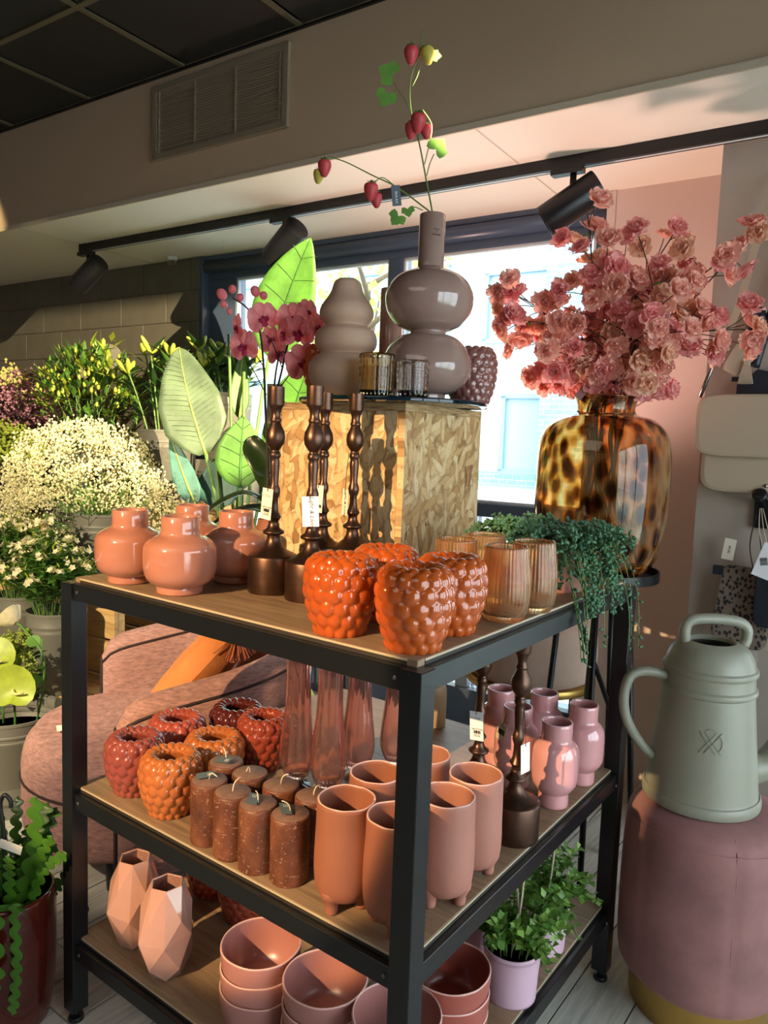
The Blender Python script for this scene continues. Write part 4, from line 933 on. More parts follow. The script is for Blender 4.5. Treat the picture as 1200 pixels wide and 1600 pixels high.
def branch(label, tip, nb, spread=.055, bend=0, tipn=3, group=None, start=.58):
    tip = Vector(tip); neck = VC+Vector((random.uniform(-.05, .05), random.uniform(-.05, .05), .50)); low = VC+Vector((random.uniform(-.10, .10), random.uniform(-.10, .10), .03))
    mid = neck.lerp(tip, .5)+Vector((0, 0, .05+bend)); P = spline([low, VC.lerp(neck, .72)+(neck-VC)*.02, neck, mid, tip], 9)
    t = thing('blossom_branch', label, 'blossom branch', low, 0, group); L = low
    P = [q-L for q in P]; n = len(P); MB().tube(P, [.0042-.0026*i/(n-1) for i in range(n)], 7).build('stem', M['stembrown'], t)
    tw = MB()
    for k in range(nb):
        f = start+(1-start)*(k/(nb-1))**.8 if nb > 1 else 1; base = P[min(n-1, int(f*(n-1)))]
        tipc = k >= nb-tipn; off = rv(.024 if tipc else spread); c = base+off
        if c.z+L.z < ZV+.545: c.z = ZV+.545-L.z+random.random()*.02
        tw.tube(bez([P[max(0, min(n-1, int(f*(n-1))-2))], base+off*.4, c], 4), .0014, 5, False)
        dr = (off.normalized()+Vector((-FD.x*.9, -FD.y*.9, .25))+rv(.25)).normalized()
        o = put('blossom', BLS[(k*5+len(label)) % 6], t, c); o.rotation_euler = dr.to_track_quat('Z', 'Y').to_euler(); s = random.uniform(.9, 1.25); o.scale = (s, s, s)
        if k % 4 == 1:
            o = put('leaf', blf, t, base); o.rotation_euler = (random.random(), random.random(), random.random()*6)
    tw.build('twigs', M['stembrown'], t)
    return t
GB = 'pink blossom branches in the amber vase'
def px(u, v, d=0):                                   # metres right of / above the vase axis, read off the photograph once
    return rel((u-932)*.00190, .522+(600-v)*.00190, d)
branch('pink blossom branch reaching up towards the spotlight, topmost left', px(882, 330, -.03), 12, .045)
branch('pink blossom branch with a small tuft standing alone in front of the blush wall', px(1028, 345, .04), 8, .04, tipn=5, start=.62)
branch('pink blossom branch reaching furthest right and high, towards the bag straps', px(1155, 345, .02), 14, .045, tipn=5)
branch('pink blossom branch reaching low to the right beside the cream bag', px(1135, 500, -.05), 13, .045, .03)
branch('pink blossom branch spreading left just beside the tall bulb vase', px(752, 432, 0), 13, .045, .03)
branch('pink blossom branch drooping lower left in front of the window', px(768, 492, -.06), 14, .05, .05)
branch('pink blossom branch reaching high right of the middle, against the blush wall', px(1085, 400, .02), 13, .05)
for u, v, d in ((955, 410, .10), (905, 430, -.02), (990, 430, -.10), (1020, 470, .05), (855, 500, .02), (945, 500, -.12)):
    branch('pink blossom branch in the dense middle of the amber vase bouquet', px(u, v, d), 29, .080, 0, group=GB)
branch('short pink blossom branch hanging over the left shoulder of the amber vase', px(845, 560, -.07), 10, .035, .05)
branch('short pink blossom branch low on the right over the amber vase neck', px(1040, 545, -.09), 13, .05, .04)
for x, z, a, m, l in ((.093, .545, .5, 'kraft', 'grey-brown price tag on the blossom stems right of the vase neck'), (-.085, .535, 2.2, 'velvetpink', 'small pink-brown tag on the blossom stems left of the vase neck')):
    o = bevel(MB().box((0, 0, 0), (.045, .001, .022)).build('stem_tag', M[m], None, False), .0003, 1); o.location = rel(x, z, -.05); o.rotation_euler = (0, a, YAW); props(o, l, 'tag')

# strawberry sprays in the tall bulb vase
BVC = Vector((-.452, .662, ZP)); BT_ = BVC+Vector((0, 0, .430))
sbm = MB().lathe(profile([(0, -.030), (.006, -.028), (.0135, -.014), (.0165, -.002), (.0145, .007), (.006, .0105), (0, .0105)], 3), 16).mesh('berry', M['strawb'])
cal = MB()
for k in range(7): a = k*.9; leaflet(cal, Vector((0, 0, .010)), Vector((cos(a), sin(a), .35-.2*(k % 2))), .014, .0035)
cal = cal.mesh('calyx', M['lf_mid'], False)
def sleaf(t, c, d, s):
    "three-lobed toothed strawberry leaf"
    mb = MB(); d = Vector(d).normalized(); x = d.cross(-FD).normalized()
    for ang in (-1.0, 0, 1.0):
        q = (d*cos(ang)+x*sin(ang)); xx = q.cross(-FD).normalized(); L = s*(1 if ang == 0 else .85); rows = []
        for i in range(8):
            tt_ = i/7; w = L*.42*max(.05, sin(pi*tt_**.8))*(1+.16*(i % 2)); rows.append([c+q*(L*(.12+.88*tt_))-xx*w+FD*-.003*s, c+q*(L*(.12+.88*tt_)), c+q*(L*(.12+.88*tt_))+xx*w])
        mb.grid(rows)
    mb.build('leaf', M['lf_mid'], t, False)
def bpt(u, v, d=0): return RU*((u-680)*.00151)+UU*((322-v)*.00151)+FD*d
def spray(label, path, berries, leaves, twigs=()):
    t = thing('strawberry_spray', label, 'flower spray', BT_-Vector((0, 0, .12)), 0); O = Vector((0, 0, .12))
    P = spline([Vector((0, 0, 0)), O*.6, O-Vector((0, 0, .002))]+[O+bpt(*q) for q in path], 8); n = len(P)
    MB().tube(P, [.0024-.0012*i/n for i in range(n)], 7).build('stem', M['stemgreen'], t)
    for q in twigs: MB().tube(spline([O+bpt(*w) for w in q], 6), .0012, 6).build('twig', M['stemgreen'], t)
    for (u, v, d, kind, sc, tl) in berries:
        b = put('strawberry', sbm, t, O+bpt(u, v, d), (tl*.3, tl, 0), M['strawb' if kind else 'strawg'], sc); put('calyx', cal, b)
    for (u, v, d, dr, s) in leaves: sleaf(t, O+bpt(u, v, d), RU*dr[0]+UU*dr[1], s)
    return t
spray('upright artificial strawberry spray rising from the tall bulb vase', [(668, 270), (655, 215), (640, 165), (638, 120), (650, 80), (653, 50)],
      [(637, 86, -.02, 1, 1.0, 0), (661, 86, -.015, 0, 1.0, -.25), (652, 184, -.025, 1, 1.08, .15), (642, 192, -.008, 1, .95, .1), (664, 196, -.012, 1, .82, -.15)],
      [(612, 118, -.01, (-.9, .5), .040), (604, 142, -.012, (-.35, -.9), .036), (678, 228, -.01, (.6, .7), .036), (672, 84, .005, (1, -.1), .018)],
      [[(640, 165), (630, 150), (612, 125)], [(664, 245), (672, 205), (672, 185), (658, 165)], [(668, 262), (672, 245), (678, 230)], [(641, 130), (648, 115), (652, 100)]])
sp2 = spray('artificial strawberry spray arching to the left from the tall bulb vase', [(660, 305), (620, 278), (585, 262), (545, 243), (518, 234)],
      [(511, 250, -.02, 1, .95, 0), (502, 260, -.008, 0, .8, .25), (583, 284, -.02, 1, 1.0, .1), (591, 296, -.008, 1, .85, -.15)],
      [(628, 322, -.01, (-.5, -.7), .030), (640, 312, -.01, (.2, -.9), .022)], [[(620, 278), (600, 265), (588, 272)], [(664, 314), (650, 309), (636, 315)], [(518, 234), (512, 236), (511, 240)]])
c = thing_part('tag', sp2, Vector((0, 0, .12))+bpt(622, 296, -.02), (0, -.12, YAW)); MB().box((0, 0, 0), (.021, .0008, .046)).build('card', M['slate'], c, False)
put('lettering', text_mesh('SILK-KA', .008, M['inkwhite']), c, (0, -.0008, -.004), R90.to_euler())

# ---------------------------------------------------------------- beige stool behind, gold-rimmed
bs_ = thing('velvet_stool', 'beige velvet stool with a brass rim and splayed brass legs by the window', 'stool', (-.575, 1.60, 0))
MB().lathe(profile([(0, .505), (.205, .505, 1), (.222, .52), (.232, .56), (.230, .64), (.212, .70), (.15, .725), (0, .73)], 4), 48).build('cushion', M['velvetbeige'], bs_)
MB().lathe([(.19, .478), (.228, .478), (.231, .482), (.231, .501), (.228, .505), (.19, .505)], 56, closed=True).build('brass_rim', M['gold'], bs_, True, 40)
MB().lathe([(0, .484), (.192, .484), (.192, .504), (0, .504)], 40).build('seat_base', M['black'], bs_, False)
for a in (-2.5, -.8, .75, 2.3): MB().tube([(cos(a)*.17, sin(a)*.17, .484), (cos(a)*.215, sin(a)*.215, 0)], .011, 10).build('leg', M['gold'], bs_)

# ---------------------------------------------------------------- pink velvet stool and watering can
ps = thing('velvet_pouf', 'round dusty pink velvet stool on a brass plinth to the right of the rack', 'stool', (.190, .985, 0))
MB().lathe([(0, 0), (.156, 0), (.158, .003), (.158, .082), (.155, .085), (0, .085)], 64).build('brass_plinth', M['gold'], ps, True, 40)
def pf(r, z, a, i): return (r*(1-.012*max(0, cos(a*6))**30)+.0015*noise.noise((cos(a)*3, sin(a)*3, z*9)), z)
MB().lathe(profile([(0, .083), (.150, .083), (.176, .092), (.190, .125), (.193, .26), (.190, .41), (.181, .468), (.165, .490), (.13, .502), (.06, .5045), (0, .505)], 4), 96, fn=pf).build('velvet_cover', M['velvetpink'], ps)
MB().tube([(.183*cos(a), .183*sin(a), .4635) for a in [i*pi/24 for i in range(49)]], .0012, 5).build('seam', M['velvetpink'], ps)
for k in range(6):
    a = k*pi/3; MB().tube([(cos(a)*r, sin(a)*r, z) for r, z in ((.04, .5045), (.13, .5015), (.163, .4905), (.1805, .468), (.1875, .41), (.190, .26), (.1875, .125))], .0011, 5).build('seam', M['velvetpink'], ps)
wc = thing('watering_can', 'sage green plastic watering can standing on the pink velvet stool', 'watering can', (.162, .985, .5055))
can = profile([(.1285, 0, 1), (.1310, .003), (.1320, .014), (.1300, .024), (.1268, .027, 1), (.1240, .034), (.1120, .150), (.1015, .262, 1), (.1055, .266), (.1065, .271), (.1055, .276), (.1010, .280, 1), (.0995, .300), (.0995, .306, 1), (.1040, .310), (.1050, .315), (.1040, .320), (.0990, .324, 1), (.0930, .345), (.0780, .368), (.0560, .378), (.0525, .3785, 1)], 4)
prof = [(0, 0)]+can+[(.0500, .376), (.0500, .368), (.0900, .340), (.0950, .25), (.118, .03), (0, .02)]
MB().lathe(prof, 72, fn=lambda r, z, a, i: (r, z)).build('can_body', M['sage'], wc, True, 35)
hd = spline([(-.062, 0, .372), (-.064, 0, .405), (-.050, 0, .425), (0, 0, .430), (.055, 0, .425), (.078, 0, .410), (.080, 0, .385), (.074, 0, .370)], 6)
ya = YAW
def rot(ps, a): R = Matrix.Rotation(a, 3, 'Z'); return [R @ Vector(q) for q in ps]
MB().tube(rot(hd, ya), .0125, 14).build('carry_handle', M['sage'], wc)
MB().tube(rot(spline([(-.098, 0, .292), (-.150, 0, .300), (-.185, 0, .285), (-.196, 0, .235), (-.185, 0, .180), (-.150, 0, .125), (-.118, 0, .095)], 6), ya), .0115, 14).build('side_handle', M['sage'], wc)
spt = rot(spline([(.095, 0, .070), (.150, 0, .085), (.185, 0, .150), (.215, 0, .260), (.235, 0, .350)], 6), ya); ns = len(spt)
MB().tube(spt, [.042-.026*min(1, i/(ns-1)*1.4) for i in range(ns)], 18).build('spout', M['sage'], wc)
def on_can(dx, z):                                    # emblem point on the conical wall, facing the camera a little to the right
    r = .1242-.00970*(z-.034)*10.0; a = toc(.162, .985)+.12+dx/r; return Vector((cos(a)*(r+.0006), sin(a)*(r+.0006), z))
em = MB(); zc, e_ = .172, .024
for sx in (-1, 1):
    for off in (-.0055, .0055): em.tube([on_can(sx*(-e_*.75+2*e_*.75*k/6)+off, zc-e_+2*e_*k/6) for k in range(7)], .0007, 5)
for sg in (1,): em.tube([on_can(.013+sg*.012*cos(q), zc+.019*sin(q)) for q in [(-1.25+2.5*k/8) for k in range(9)]], .0008, 5)
em.tube([on_can(.019*sin(q)*.55, zc+.026+.004*cos(q)) for q in [-1.2+2.4*k/6 for k in range(7)]], .0007, 5)
em.build('embossed_emblem', M['sage'], wc)
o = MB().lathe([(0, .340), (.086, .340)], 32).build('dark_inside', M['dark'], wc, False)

# ---------------------------------------------------------------- bags on the right-hand wall
def wpt(s, z, off=.0): return W(s, 1.70-off, z)
def flatbag(mb, w, h, t, r=.02):
    rows = []
    k = len(mb.v); n = 28; prof = []
    for i in range(n):
        a = 2*pi*(i+.5)/n; x = abs(cos(a))**.35*(1 if cos(a) > 0 else -1)*w/2; z = abs(sin(a))**.35*(1 if sin(a) > 0 else -1)*h/2; prof.append((x, z))
    for y, s in ((-t/2, .9), (-t*.42, .97), (0, 1), (t*.42, .97), (t/2, .9)):
        for x, z in prof: mb.v.append((x*s if s < 1 else x, y, z*s if s < 1 else z))
    for j in range(4):
        for i in range(n): mb.f.append((k+j*n+i, k+j*n+(i+1) % n, k+(j+1)*n+(i+1) % n, k+(j+1)*n+i))
    mb.f.append(tuple(k+i for i in range(n))); mb.f.append(tuple(k+4*n+i for i in reversed(range(n)))); return mb
cb = thing('shoulder_bag', 'cream leather shoulder bag with a long flap hanging on the right-hand wall', 'bag', wpt(.165, 1.352, .06), TH)
o = flatbag(MB(), .290, .215, .035).build('bag_body', M['cream'], cb, True, 35); o.location = (.016, .01, -.048)
o = flatbag(MB(), .320, .190, .020).build('flap', M['cream'], cb, True, 35); o.location = (.010, -.022, .050)
o = MB().lathe([(0, 0), (.006, 0), (.005, .004), (0, .005)], 14).build('press_stud', M['chrome'], cb); o.location = (.062, -.008, -.128); o.rotation_euler = (pi/2, 0, 0)
MB().tube([(-.142, -.02, .135), (-.118, -.02, .210), (-.098, -.015, .275)], .0065, 8).build('clip', M['chrome'], cb)
stp = MB(); P = spline([(-.100, -.015, .265), (-.055, -.01, .40), (-.012, -.005, .62), (.03, .02, .80)], 8)
stp.grid([[q+Vector((-.011, 0, 0)), q+Vector((.011, 0, .003))] for q in P]); o = stp.build('strap', M['cream'], cb, False); sl_ = o.modifiers.new('s', 'SOLIDIFY'); sl_.thickness = .003
MB().box((-.092, -.017, .285), (.046, .008, .026), 0, 0, -.25).build('strap_keeper', M['cream'], cb, False)
tf = thing('tassel_pouch', 'small cream key pouch with a leather tassel hanging beside a navy strap', 'pouch', wpt(.125, 1.615, .05), TH)
o = flatbag(MB(), .055, .115, .022).build('pouch', M['cream'], tf, True, 35); o.rotation_euler = (0, radians(28), 0)
tm = MB()
for k in range(9): tm.box((.022+(k-4)*.0036, -.014, -.058), (.0034, .006, .058), 0, 0, (k-4)*-.05)
tm.box((.022, -.014, -.024), (.016, .014, .014)); tm.build('tassel', M['cream'], tf, False)
MB().tube([(.022, -.012, .0), (.008, -.01, .06), (.012, -.005, .10)], .003, 6).build('key_ring', M['chrome'], tf)
ns_ = MB(); P = spline([wpt(.265, 1.99, .03), wpt(.232, 1.86, .03), wpt(.195, 1.72, .035), wpt(.165, 1.58, .035)], 6); ns_.tube(P, [.014]*len(P), 8)
ns_.blob(wpt(.165, 1.70, .035), .036, 2, (.8, .6, 1.8))
o = ns_.build('navy_strap', M['navy']); props(o, 'dark navy bag strap with a gathered loop hanging high on the right wall', 'strap')
nb = thing('navy_bag', 'navy leather bag showing only its folded top behind the cream shoulder bag', 'bag', wpt(.265, 1.50, .022), TH)
mb = MB(); xs = [-.145, -.115, -.09, -.05, 0, .05, .12, .16]; tops = [.035, .05, .075, .065, .06, .085, .09, .09]
for y in (-.016, .016): mb.v += [(x, y, z) for x, z in zip(xs, tops)]+[(x, y, -.09) for x in xs]
n = 8
for i in range(7): mb.f += [(i, i+1, n+i+1, n+i), (16+i+1, 16+i, 24+i, 24+i+1), (i+1, i, 16+i, 16+i+1), (n+i, n+i+1, 24+i+1, 24+i)]
mb.f += [(0, n, 24, 16), (7, 23, 31, 15)]; mb.build('bag_top', M['navy'], nb, False); MB().box((-.15, -.018, .045), (.02, .012, .014)).build('side_tab', M['navy'], nb, False)
hk = thing('wall_peg', 'turned black wooden peg on the right-hand wall below the cream bag', 'hook', wpt(.214, 1.155, 0), TH)
o = MB().lathe(profile([(0, 0), (.018, 0, 1), (.018, .006, 1), (.011, .012), (.011, .060), (.014, .066), (.010, .070), (.019, .078), (.022, .086), (.017, .094), (0, .097)], 3), 20).build('peg', M['lampblack'], hk); o.rotation_euler = (pi/2-.5, 0, 0)
MB().box((.05, -.007, -.02), (.14, .014, .09)).build('peg_board', M['lampblack'], hk, False)
lp = thing('spotted_pouch', 'grey pouch with black animal spots hanging from the black peg', 'bag', wpt(.190, .842, .045), TH+radians(0))
o = flatbag(MB(), .165, .255, .030).build('pouch_body', M['cheetah'], lp, True, 35); o.rotation_euler = (0, radians(5), 0)
zp = MB().box((.088, 0, -.005), (.010, .014, .235), 0, 0, radians(5)); zp.build('zip_edge', M['cream'], lp, False)
MB().tube(spline([(.02, 0, .12), (.005, -.005, .20), (.02, -.012, .29), (.035, -.005, .20), (.05, 0, .12)], 6), .002, 6).build('cord', M['black'], lp)
tgp = thing_part('price_tag', lp, (-.052, -.010, .178), (0, .12, 0)); MB().box((0, 0, 0), (.034, .001, .066)).build('card', M['card'], tgp, False)
put('lettering', text_mesh('49,95', .011, M['ink']), tgp, (.0, -.001, 0), R90.to_euler())
nbag = thing('dark_pouch', 'dark navy pouch with a white paper label beside the spotted pouch', 'bag', wpt(.275, .895, .075), TH)
o = flatbag(MB(), .105, .20, .05).build('pouch_body', M['navy'], nbag, True, 35)
o = MB().box((-.020, -.030, .105), (.060, .0012, .105), 0, 0, .3).build('paper_label', M['cardwhite'], nbag, False)
for k in range(3): MB().tube(spline([(-.06+.004*k, .02, .26), (-.055+.012*k, -.005, .20), (-.040+.014*k, -.02, .15)], 5), .0012, 5).build('twine', M['twine'], nbag)
o = put('barcode', barcode(.022, .02, M['ink']), nbag, (-.032, -.0312, .105), (0, 1.4, 0))
MB().box((-.16, -.0, .06), (.03, .015, .028)).build('tassel_top', M['navy'], nbag, False)
# ---------------------------------------------------------------- armchair behind the rack
ac = thing('armchair', 'mauve chenille barrel armchair with piped arms behind the rack', 'armchair', (-1.32, .66, 0), radians(240))
AR, AL = .345, .24                                   # back radius, length of the straight arms (the chair faces its own +X)
def shell(hw, z0, top, n=56, m=10):
    "barrel back with straight arms: rounded cross-section swept along a U"
    mb = MB(); rows = []; tot = 2*AL+pi*AR
    for i in range(n+1):
        s = tot*i/n
        if s < AL: c, nr = Vector((AL-s, -AR, 0)), Vector((0, -1, 0))
        elif s > tot-AL: c, nr = Vector((s-(tot-AL), AR, 0)), Vector((0, 1, 0))
        else: a = -pi/2-(s-AL)/AR; nr = Vector((cos(a), sin(a), 0)); c = nr*AR
        e = min(1, min(s, tot-s)/.085); e = sqrt(max(0, 1-(1-e)**2)); zt = top(abs(2*s/tot-1)); zt = z0+(zt-z0)*(.86+.14*e); w = hw*(.4+.6*e); row = []
        for k in range(m*2):
            q = k/(m*2-1)
            if q < .36: o, z = w, z0+(zt-w-z0)*(q/.36)
            elif q > .64: o, z = -w, z0+(zt-w-z0)*((1-q)/.36)
            else: ph = (q-.36)/.28*pi; o, z = w*cos(ph), zt-w+w*sin(ph)
            row.append(c+nr*o+Vector((0, 0, z)))
        rows.append(row)
    mb.grid(rows)
    for row in (rows[0], rows[-1]):
        k = len(mb.v); mb.v += [tuple(q) for q in row]; mb.f.append(tuple(range(k, k+len(row))))
    return mb, rows
mb, rows = shell(.048, .13, lambda k: .715-.115*k**1.5); mb.build('barrel_back', M['chenille'], ac)
for idx in (7, 12): MB().tube([r[idx]+Vector((0, 0, .001)) for r in rows], .0042, 6).build('piping', M['piping'], ac)
for r in (rows[0], rows[-1]): MB().tube(r, .0042, 6).build('piping', M['piping'], ac)
sx_ = lambda a: 1+.42*max(0, cos(a))
se = MB().lathe(profile([(0, .12), (.270, .12, 1), (.295, .15), (.298, .26), (.296, .36), (.28, .41), (.24, .43), (0, .435)], 4), 56, fn=lambda r, z, a, i: (r*sx_(a), z)); se.build('seat', M['chenille'], ac).location = (.06, 0, 0)
MB().tube([(.06+.299*cos(a)*sx_(a), .299*sin(a)*sx_(a), .30) for a in [i*pi/28 for i in range(57)]], .004, 6).build('piping', M['piping'], ac)
for x, y in ((.24, .2), (.24, -.2), (-.22, .2), (-.22, -.2)): MB().lathe([(0, 0), (.014, 0), (.024, .135), (0, .135)], 14, (x, y, 0)).build('leg', M['black'], ac)
cu = thing('cushion', 'burnt orange linen cushion with corner tassels leaning in the mauve armchair', 'cushion', (-1.32, .66, 0), radians(240))
def pillow(S, T, n=18):
    top, bot = [], []
    for i in range(n+1):
        u = -1+2*i/n; r1, r2_ = [], []
        for j in range(n+1):
            v = -1+2*j/n; th = T*((1-u**4)*(1-v**4))**.5; k = 1-.07*(1-u*u)*abs(v)**3; kk = 1-.07*(1-v*v)*abs(u)**3
            w = .006*noise.noise((u*2, v*2, 1)); r1.append((u*S*kk, v*S*k, th+w)); r2_.append((u*S*kk, v*S*k, -th+w))
        top.append(r1); bot.append(r2_)
    return MB().grid(top).grid([list(reversed(r)) for r in bot])
nz_ = Vector((.70, -.28, .66)).normalized(); sd_ = Vector((.05, 1, .1)); sd_ = (sd_-nz_*sd_.dot(nz_)).normalized(); uv_ = nz_.cross(sd_)
RC = Matrix(((sd_.x, uv_.x, nz_.x, -.035), (sd_.y, uv_.y, nz_.y, .035), (sd_.z, uv_.z, nz_.z, .585), (0, 0, 0, 1))) @ Matrix.Rotation(radians(-14), 4, 'Z')
o = pillow(.205, .07).build('cushion_cover', M['cushion'], cu); o.matrix_local = RC
for u, v in ((1, 1), (1, -1), (-1, 1), (-1, -1)):
    q = RC @ Vector((u*.200, v*.200, 0)); ts = MB(); ts.blob(q, .022, 2); out = (RC.to_3x3() @ Vector((u, v, 0))).normalized()
    for k in range(46):
        d = (out*.5+Vector((0, 0, -.75))+rv(.22)).normalized(); ts.tube(bez([q, q+out*.02+d*.02, q+d*.080], 4), .0018, 4, False)
    ts.build('tassel', M['tassel'], cu)
o = bevel(MB().box((0, 0, 0), (.075, .045, .0012)).build('price_card', M['card'], None, False), .0004, 1); o.location = (-1.46, .34, .437); o.rotation_euler = (.02, .03, 1.1); props(o, 'cream paper card lying on the armchair seat', 'card')
gp = thing('olive_pouf', 'olive green velvet bottle-shaped pouf standing behind the armchair', 'pouf', (-1.35, 1.14, 0))
MB().lathe(profile([(0, .0), (.115, 0, 1), (.125, .02), (.127, .22), (.115, .34), (.088, .39), (.082, .42), (.095, .44), (.09, .455), (0, .46)], 4), 40).build('velvet_cover', M['velvetolive'], gp)
MB().lathe([(0, 0), (.118, 0), (.118, .016), (0, .016)], 40).build('base_ring', M['gold'], gp, True, 40)

# ---------------------------------------------------------------- fishbone cactus in the dark red pot
fc = thing('fishbone_cactus', 'zigzag-stemmed fishbone cactus in a tall oxblood pot at the bottom left', 'potted plant', (-1.026, -.066, 0))
put('pot', MB().lathe(hollow(profile([(.078, 0, 1), (.083, .006), (.093, .08), (.097, .20), (.096, .285), (.092, .300, 1)], 4), .006, .01), 48).mesh('pot_body', M['redpot']), fc)
MB().lathe([(0, .270), (.090, .270)], 24).build('soil', M['soil'], fc, False)
random.seed(4)
def zig(path, w, n):
    P = spline(path, max(3, int(n*7/(len(path)-1)))); mb = MB(); N = len(P); rows = []
    for i, q in enumerate(P):
        d = (P[min(i+1, N-1)]-P[max(i-1, 0)]).normalized(); x = d.cross(Vector((.55, -.8, .2))); x = x.normalized() if x.length > .05 else d.orthogonal().normalized()
        nrm_ = x.cross(d)*.002; ph = i/N*n; a = abs(sin(pi*ph)); b = abs(sin(pi*ph+1.57)); e = min(1, (N-1-i)/5); rows.append([q-x*w*(.16+.84*a**.8)*e, q+nrm_, q+x*w*(.16+.84*b**.8)*e])
    mb.grid(rows); mb.grid([[Vector(c)-Vector((.55, -.8, .2))*.002 for c in reversed(r)] for r in rows]); return mb
def cst(pts, w, n):
    o = zig([Vector(q)+Vector((0, 0, .272)) for q in pts], w, n).build('stem', M['lf_cactus'], fc); return o
for k in range(16):
    a = random.random()*6.28; r = random.uniform(.01, .07); h = random.uniform(.08, .20); l = random.uniform(.02, .09)
    cst([(cos(a)*r, sin(a)*r, 0), (cos(a)*(r+l*.4), sin(a)*(r+l*.4), h*.6), (cos(a)*(r+l), sin(a)*(r+l), h)], random.uniform(.014, .020), 7)
rt_ = lambda x, d, z: tuple(RU*x-FD*d+UU*z)
cst([rt_(.03, .02, 0), rt_(.055, .0, .12), rt_(.055, -.01, .24)], .020, 7)
cst([rt_(.06, .03, 0), rt_(.10, .05, .10), rt_(.155, .06, .145)], .014, 8)
cst([rt_(-.02, .05, 0), rt_(-.04, .05, .09), rt_(-.055, .04, .15)], .020, 6)
cst([rt_(.03, .06, .0), rt_(.012, .106, .045), rt_(.010, .114, -.06), rt_(.014, .116, -.135)], .038, 6)
cst([rt_(.06, .06, .0), rt_(.058, .094, .05), rt_(.064, .100, -.08), rt_(.056, .104, -.19)], .013, 14)
cst([rt_(.0, .07, .0), rt_(-.02, .110, .02), rt_(-.035, .114, -.08), rt_(.0, .118, -.165)], .013, 14)
cst([rt_(.08, -.04, .0), rt_(.125, -.05, .03), rt_(.15, -.04, -.08)], .016, 9)
MB().tube(spline([rt_(.0, .02, .27), rt_(.0, .02, .44), rt_(-.006, .02, .505), rt_(.004, .02, .528), rt_(.016, .02, .515), rt_(.017, .02, .50)], 6), .0045, 8).build('hanger_hook', M['black'], fc)
for q in ((.03, 0), (-.03, .02), (.0, -.04)): MB().tube([rt_(q[0], q[1], .275), rt_(.0, .02, .46)], .0014, 5).build('hanger_wire', M['black'], fc)
o = MB().box((0, 0, 0), (.05, .001, .026)).build('plant_label', M['card'], fc, False); o.location = rt_(.02, .03, .415); o.rotation_euler = (.3, .35, YAW)

# ---------------------------------------------------------------- flower stall on the left
def bucket(loc, R, h, label, ribs=True):
    x, y, zr = loc; t = thing('flower_bucket', label, 'bucket', (x, y, zr-h), 0, 'grey flower buckets')
    MB().lathe(hollow([(R*.80, 0), (R*.82, .004), (R*.95, h*.74), (R*.975, h*.76), (R*.975, h*.78), (R*.96, h*.79), (R*.965, h*.82), (R*.985, h*.83), (R*.985, h*.85), (R*.97, h*.86), (R*.985, h-.012), (R, h-.010), (R, h)], .004, .01), 44).build('bucket_wall', M['bucket'], t, True, 35)
    MB().lathe([(0, h*.72), (R*.93, h*.72)], 24).build('water', M['facwin'], t, False); return t
B1 = bucket((-2.66, 1.60, 1.329), .150, .36, 'big grey ribbed bucket of lilies below the dark block wall')
B2 = bucket((-2.43, 1.80, 1.526), .125, .34, 'grey bucket of lilies behind the pale striped leaf, next to the window')
B3 = bucket((-2.44, 1.10, .953), .150, .34, "grey bucket holding the baby's breath behind the salmon vases")
B4 = bucket((-2.98, 1.28, .94), .150, .34, "grey bucket in shadow left of the baby's breath bucket")
B5 = bucket((-2.33, .80, .620), .118, .34, 'grey bucket of white sweet williams nearer the rack post')
B6 = bucket((-2.72, .86, .575), .118, .34, 'grey bucket of white sweet williams at the left edge')
B7 = bucket((-2.00, .44, .330), .165, .30, 'low grey bucket with rose and anthuriums behind the armchair seat')
def stand(s0, s1, y0, y1, z, label):
    t = thing('display_step', label, 'stand', ((s0+s1)/2, (y0+y1)/2, 0), TH); w, d = s1-s0, y1-y0
    for k in range(3): bevel(MB().box((0, -d/2+d*(k+.5)/3, z-.012), (w, d/3-.006, .024)).build('top_plank', M['crate'], t, False), .002, 1)
    for k in range(max(1, int(z/.16))):
        bevel(MB().box((0, -d/2+.012, z-.024-.075-.16*k), (w, .02, .145)).build('front_plank', M['crate'], t, False), .002, 1)
    for x in (-w/2+.02, w/2-.02):
        for y in (-d/2+.04, d/2-.03): MB().box((x, y, (z-.024)/2), (.035, .035, z-.024)).build('leg', M['crate'], t, False)
stand(-3.10, -2.15, 1.46, 1.93, .969, 'tall pine flower step below the dark wall, carrying the ribbed lily bucket'); 
stand(-3.30, -2.22, .955, 1.44, .60, "middle pine flower step under the baby's breath bucket")
stand(-2.95, -2.15, .64, .935, .235, 'low pine flower step under the sweet william buckets')
t = thing('bucket_riser', 'upturned grey crate lifting the lily bucket beside the window', 'crate', (-2.43, 1.80, .969)); MB().box((0, 0, .108), (.235, .235, .216)).build('crate_body', M['bucket'], t, False)
t = thing('bucket_riser', 'low dark slab lifting the rose and anthurium bucket off the floor', 'crate', (-2.00, .44, 0)); MB().lathe([(0, 0), (.16, 0), (.16, .0298), (0, .0298)], 32).build('slab', M['bucket'], t, True, 40)
for o in (B4,): o.location.z = .60
for o, z in ((B5, .235), (B6, .235)): o.location.z = z
random.seed(31)
def stems(mb, c, r, z0, ctr, rad, n, w=.0022):
    for k in range(n):
        a = random.random()*6.28; b = Vector((cos(a)*r*random.random(), sin(a)*r*random.random(), z0)); e = Vector(ctr)+Vector((random.gauss(0, rad[0]*.5), random.gauss(0, rad[1]*.5), random.gauss(0, rad[2]*.4)))
        mb.tube(bez([b, (b+e)/2+Vector((0, 0, .05)), e], 4), w, 4, False)
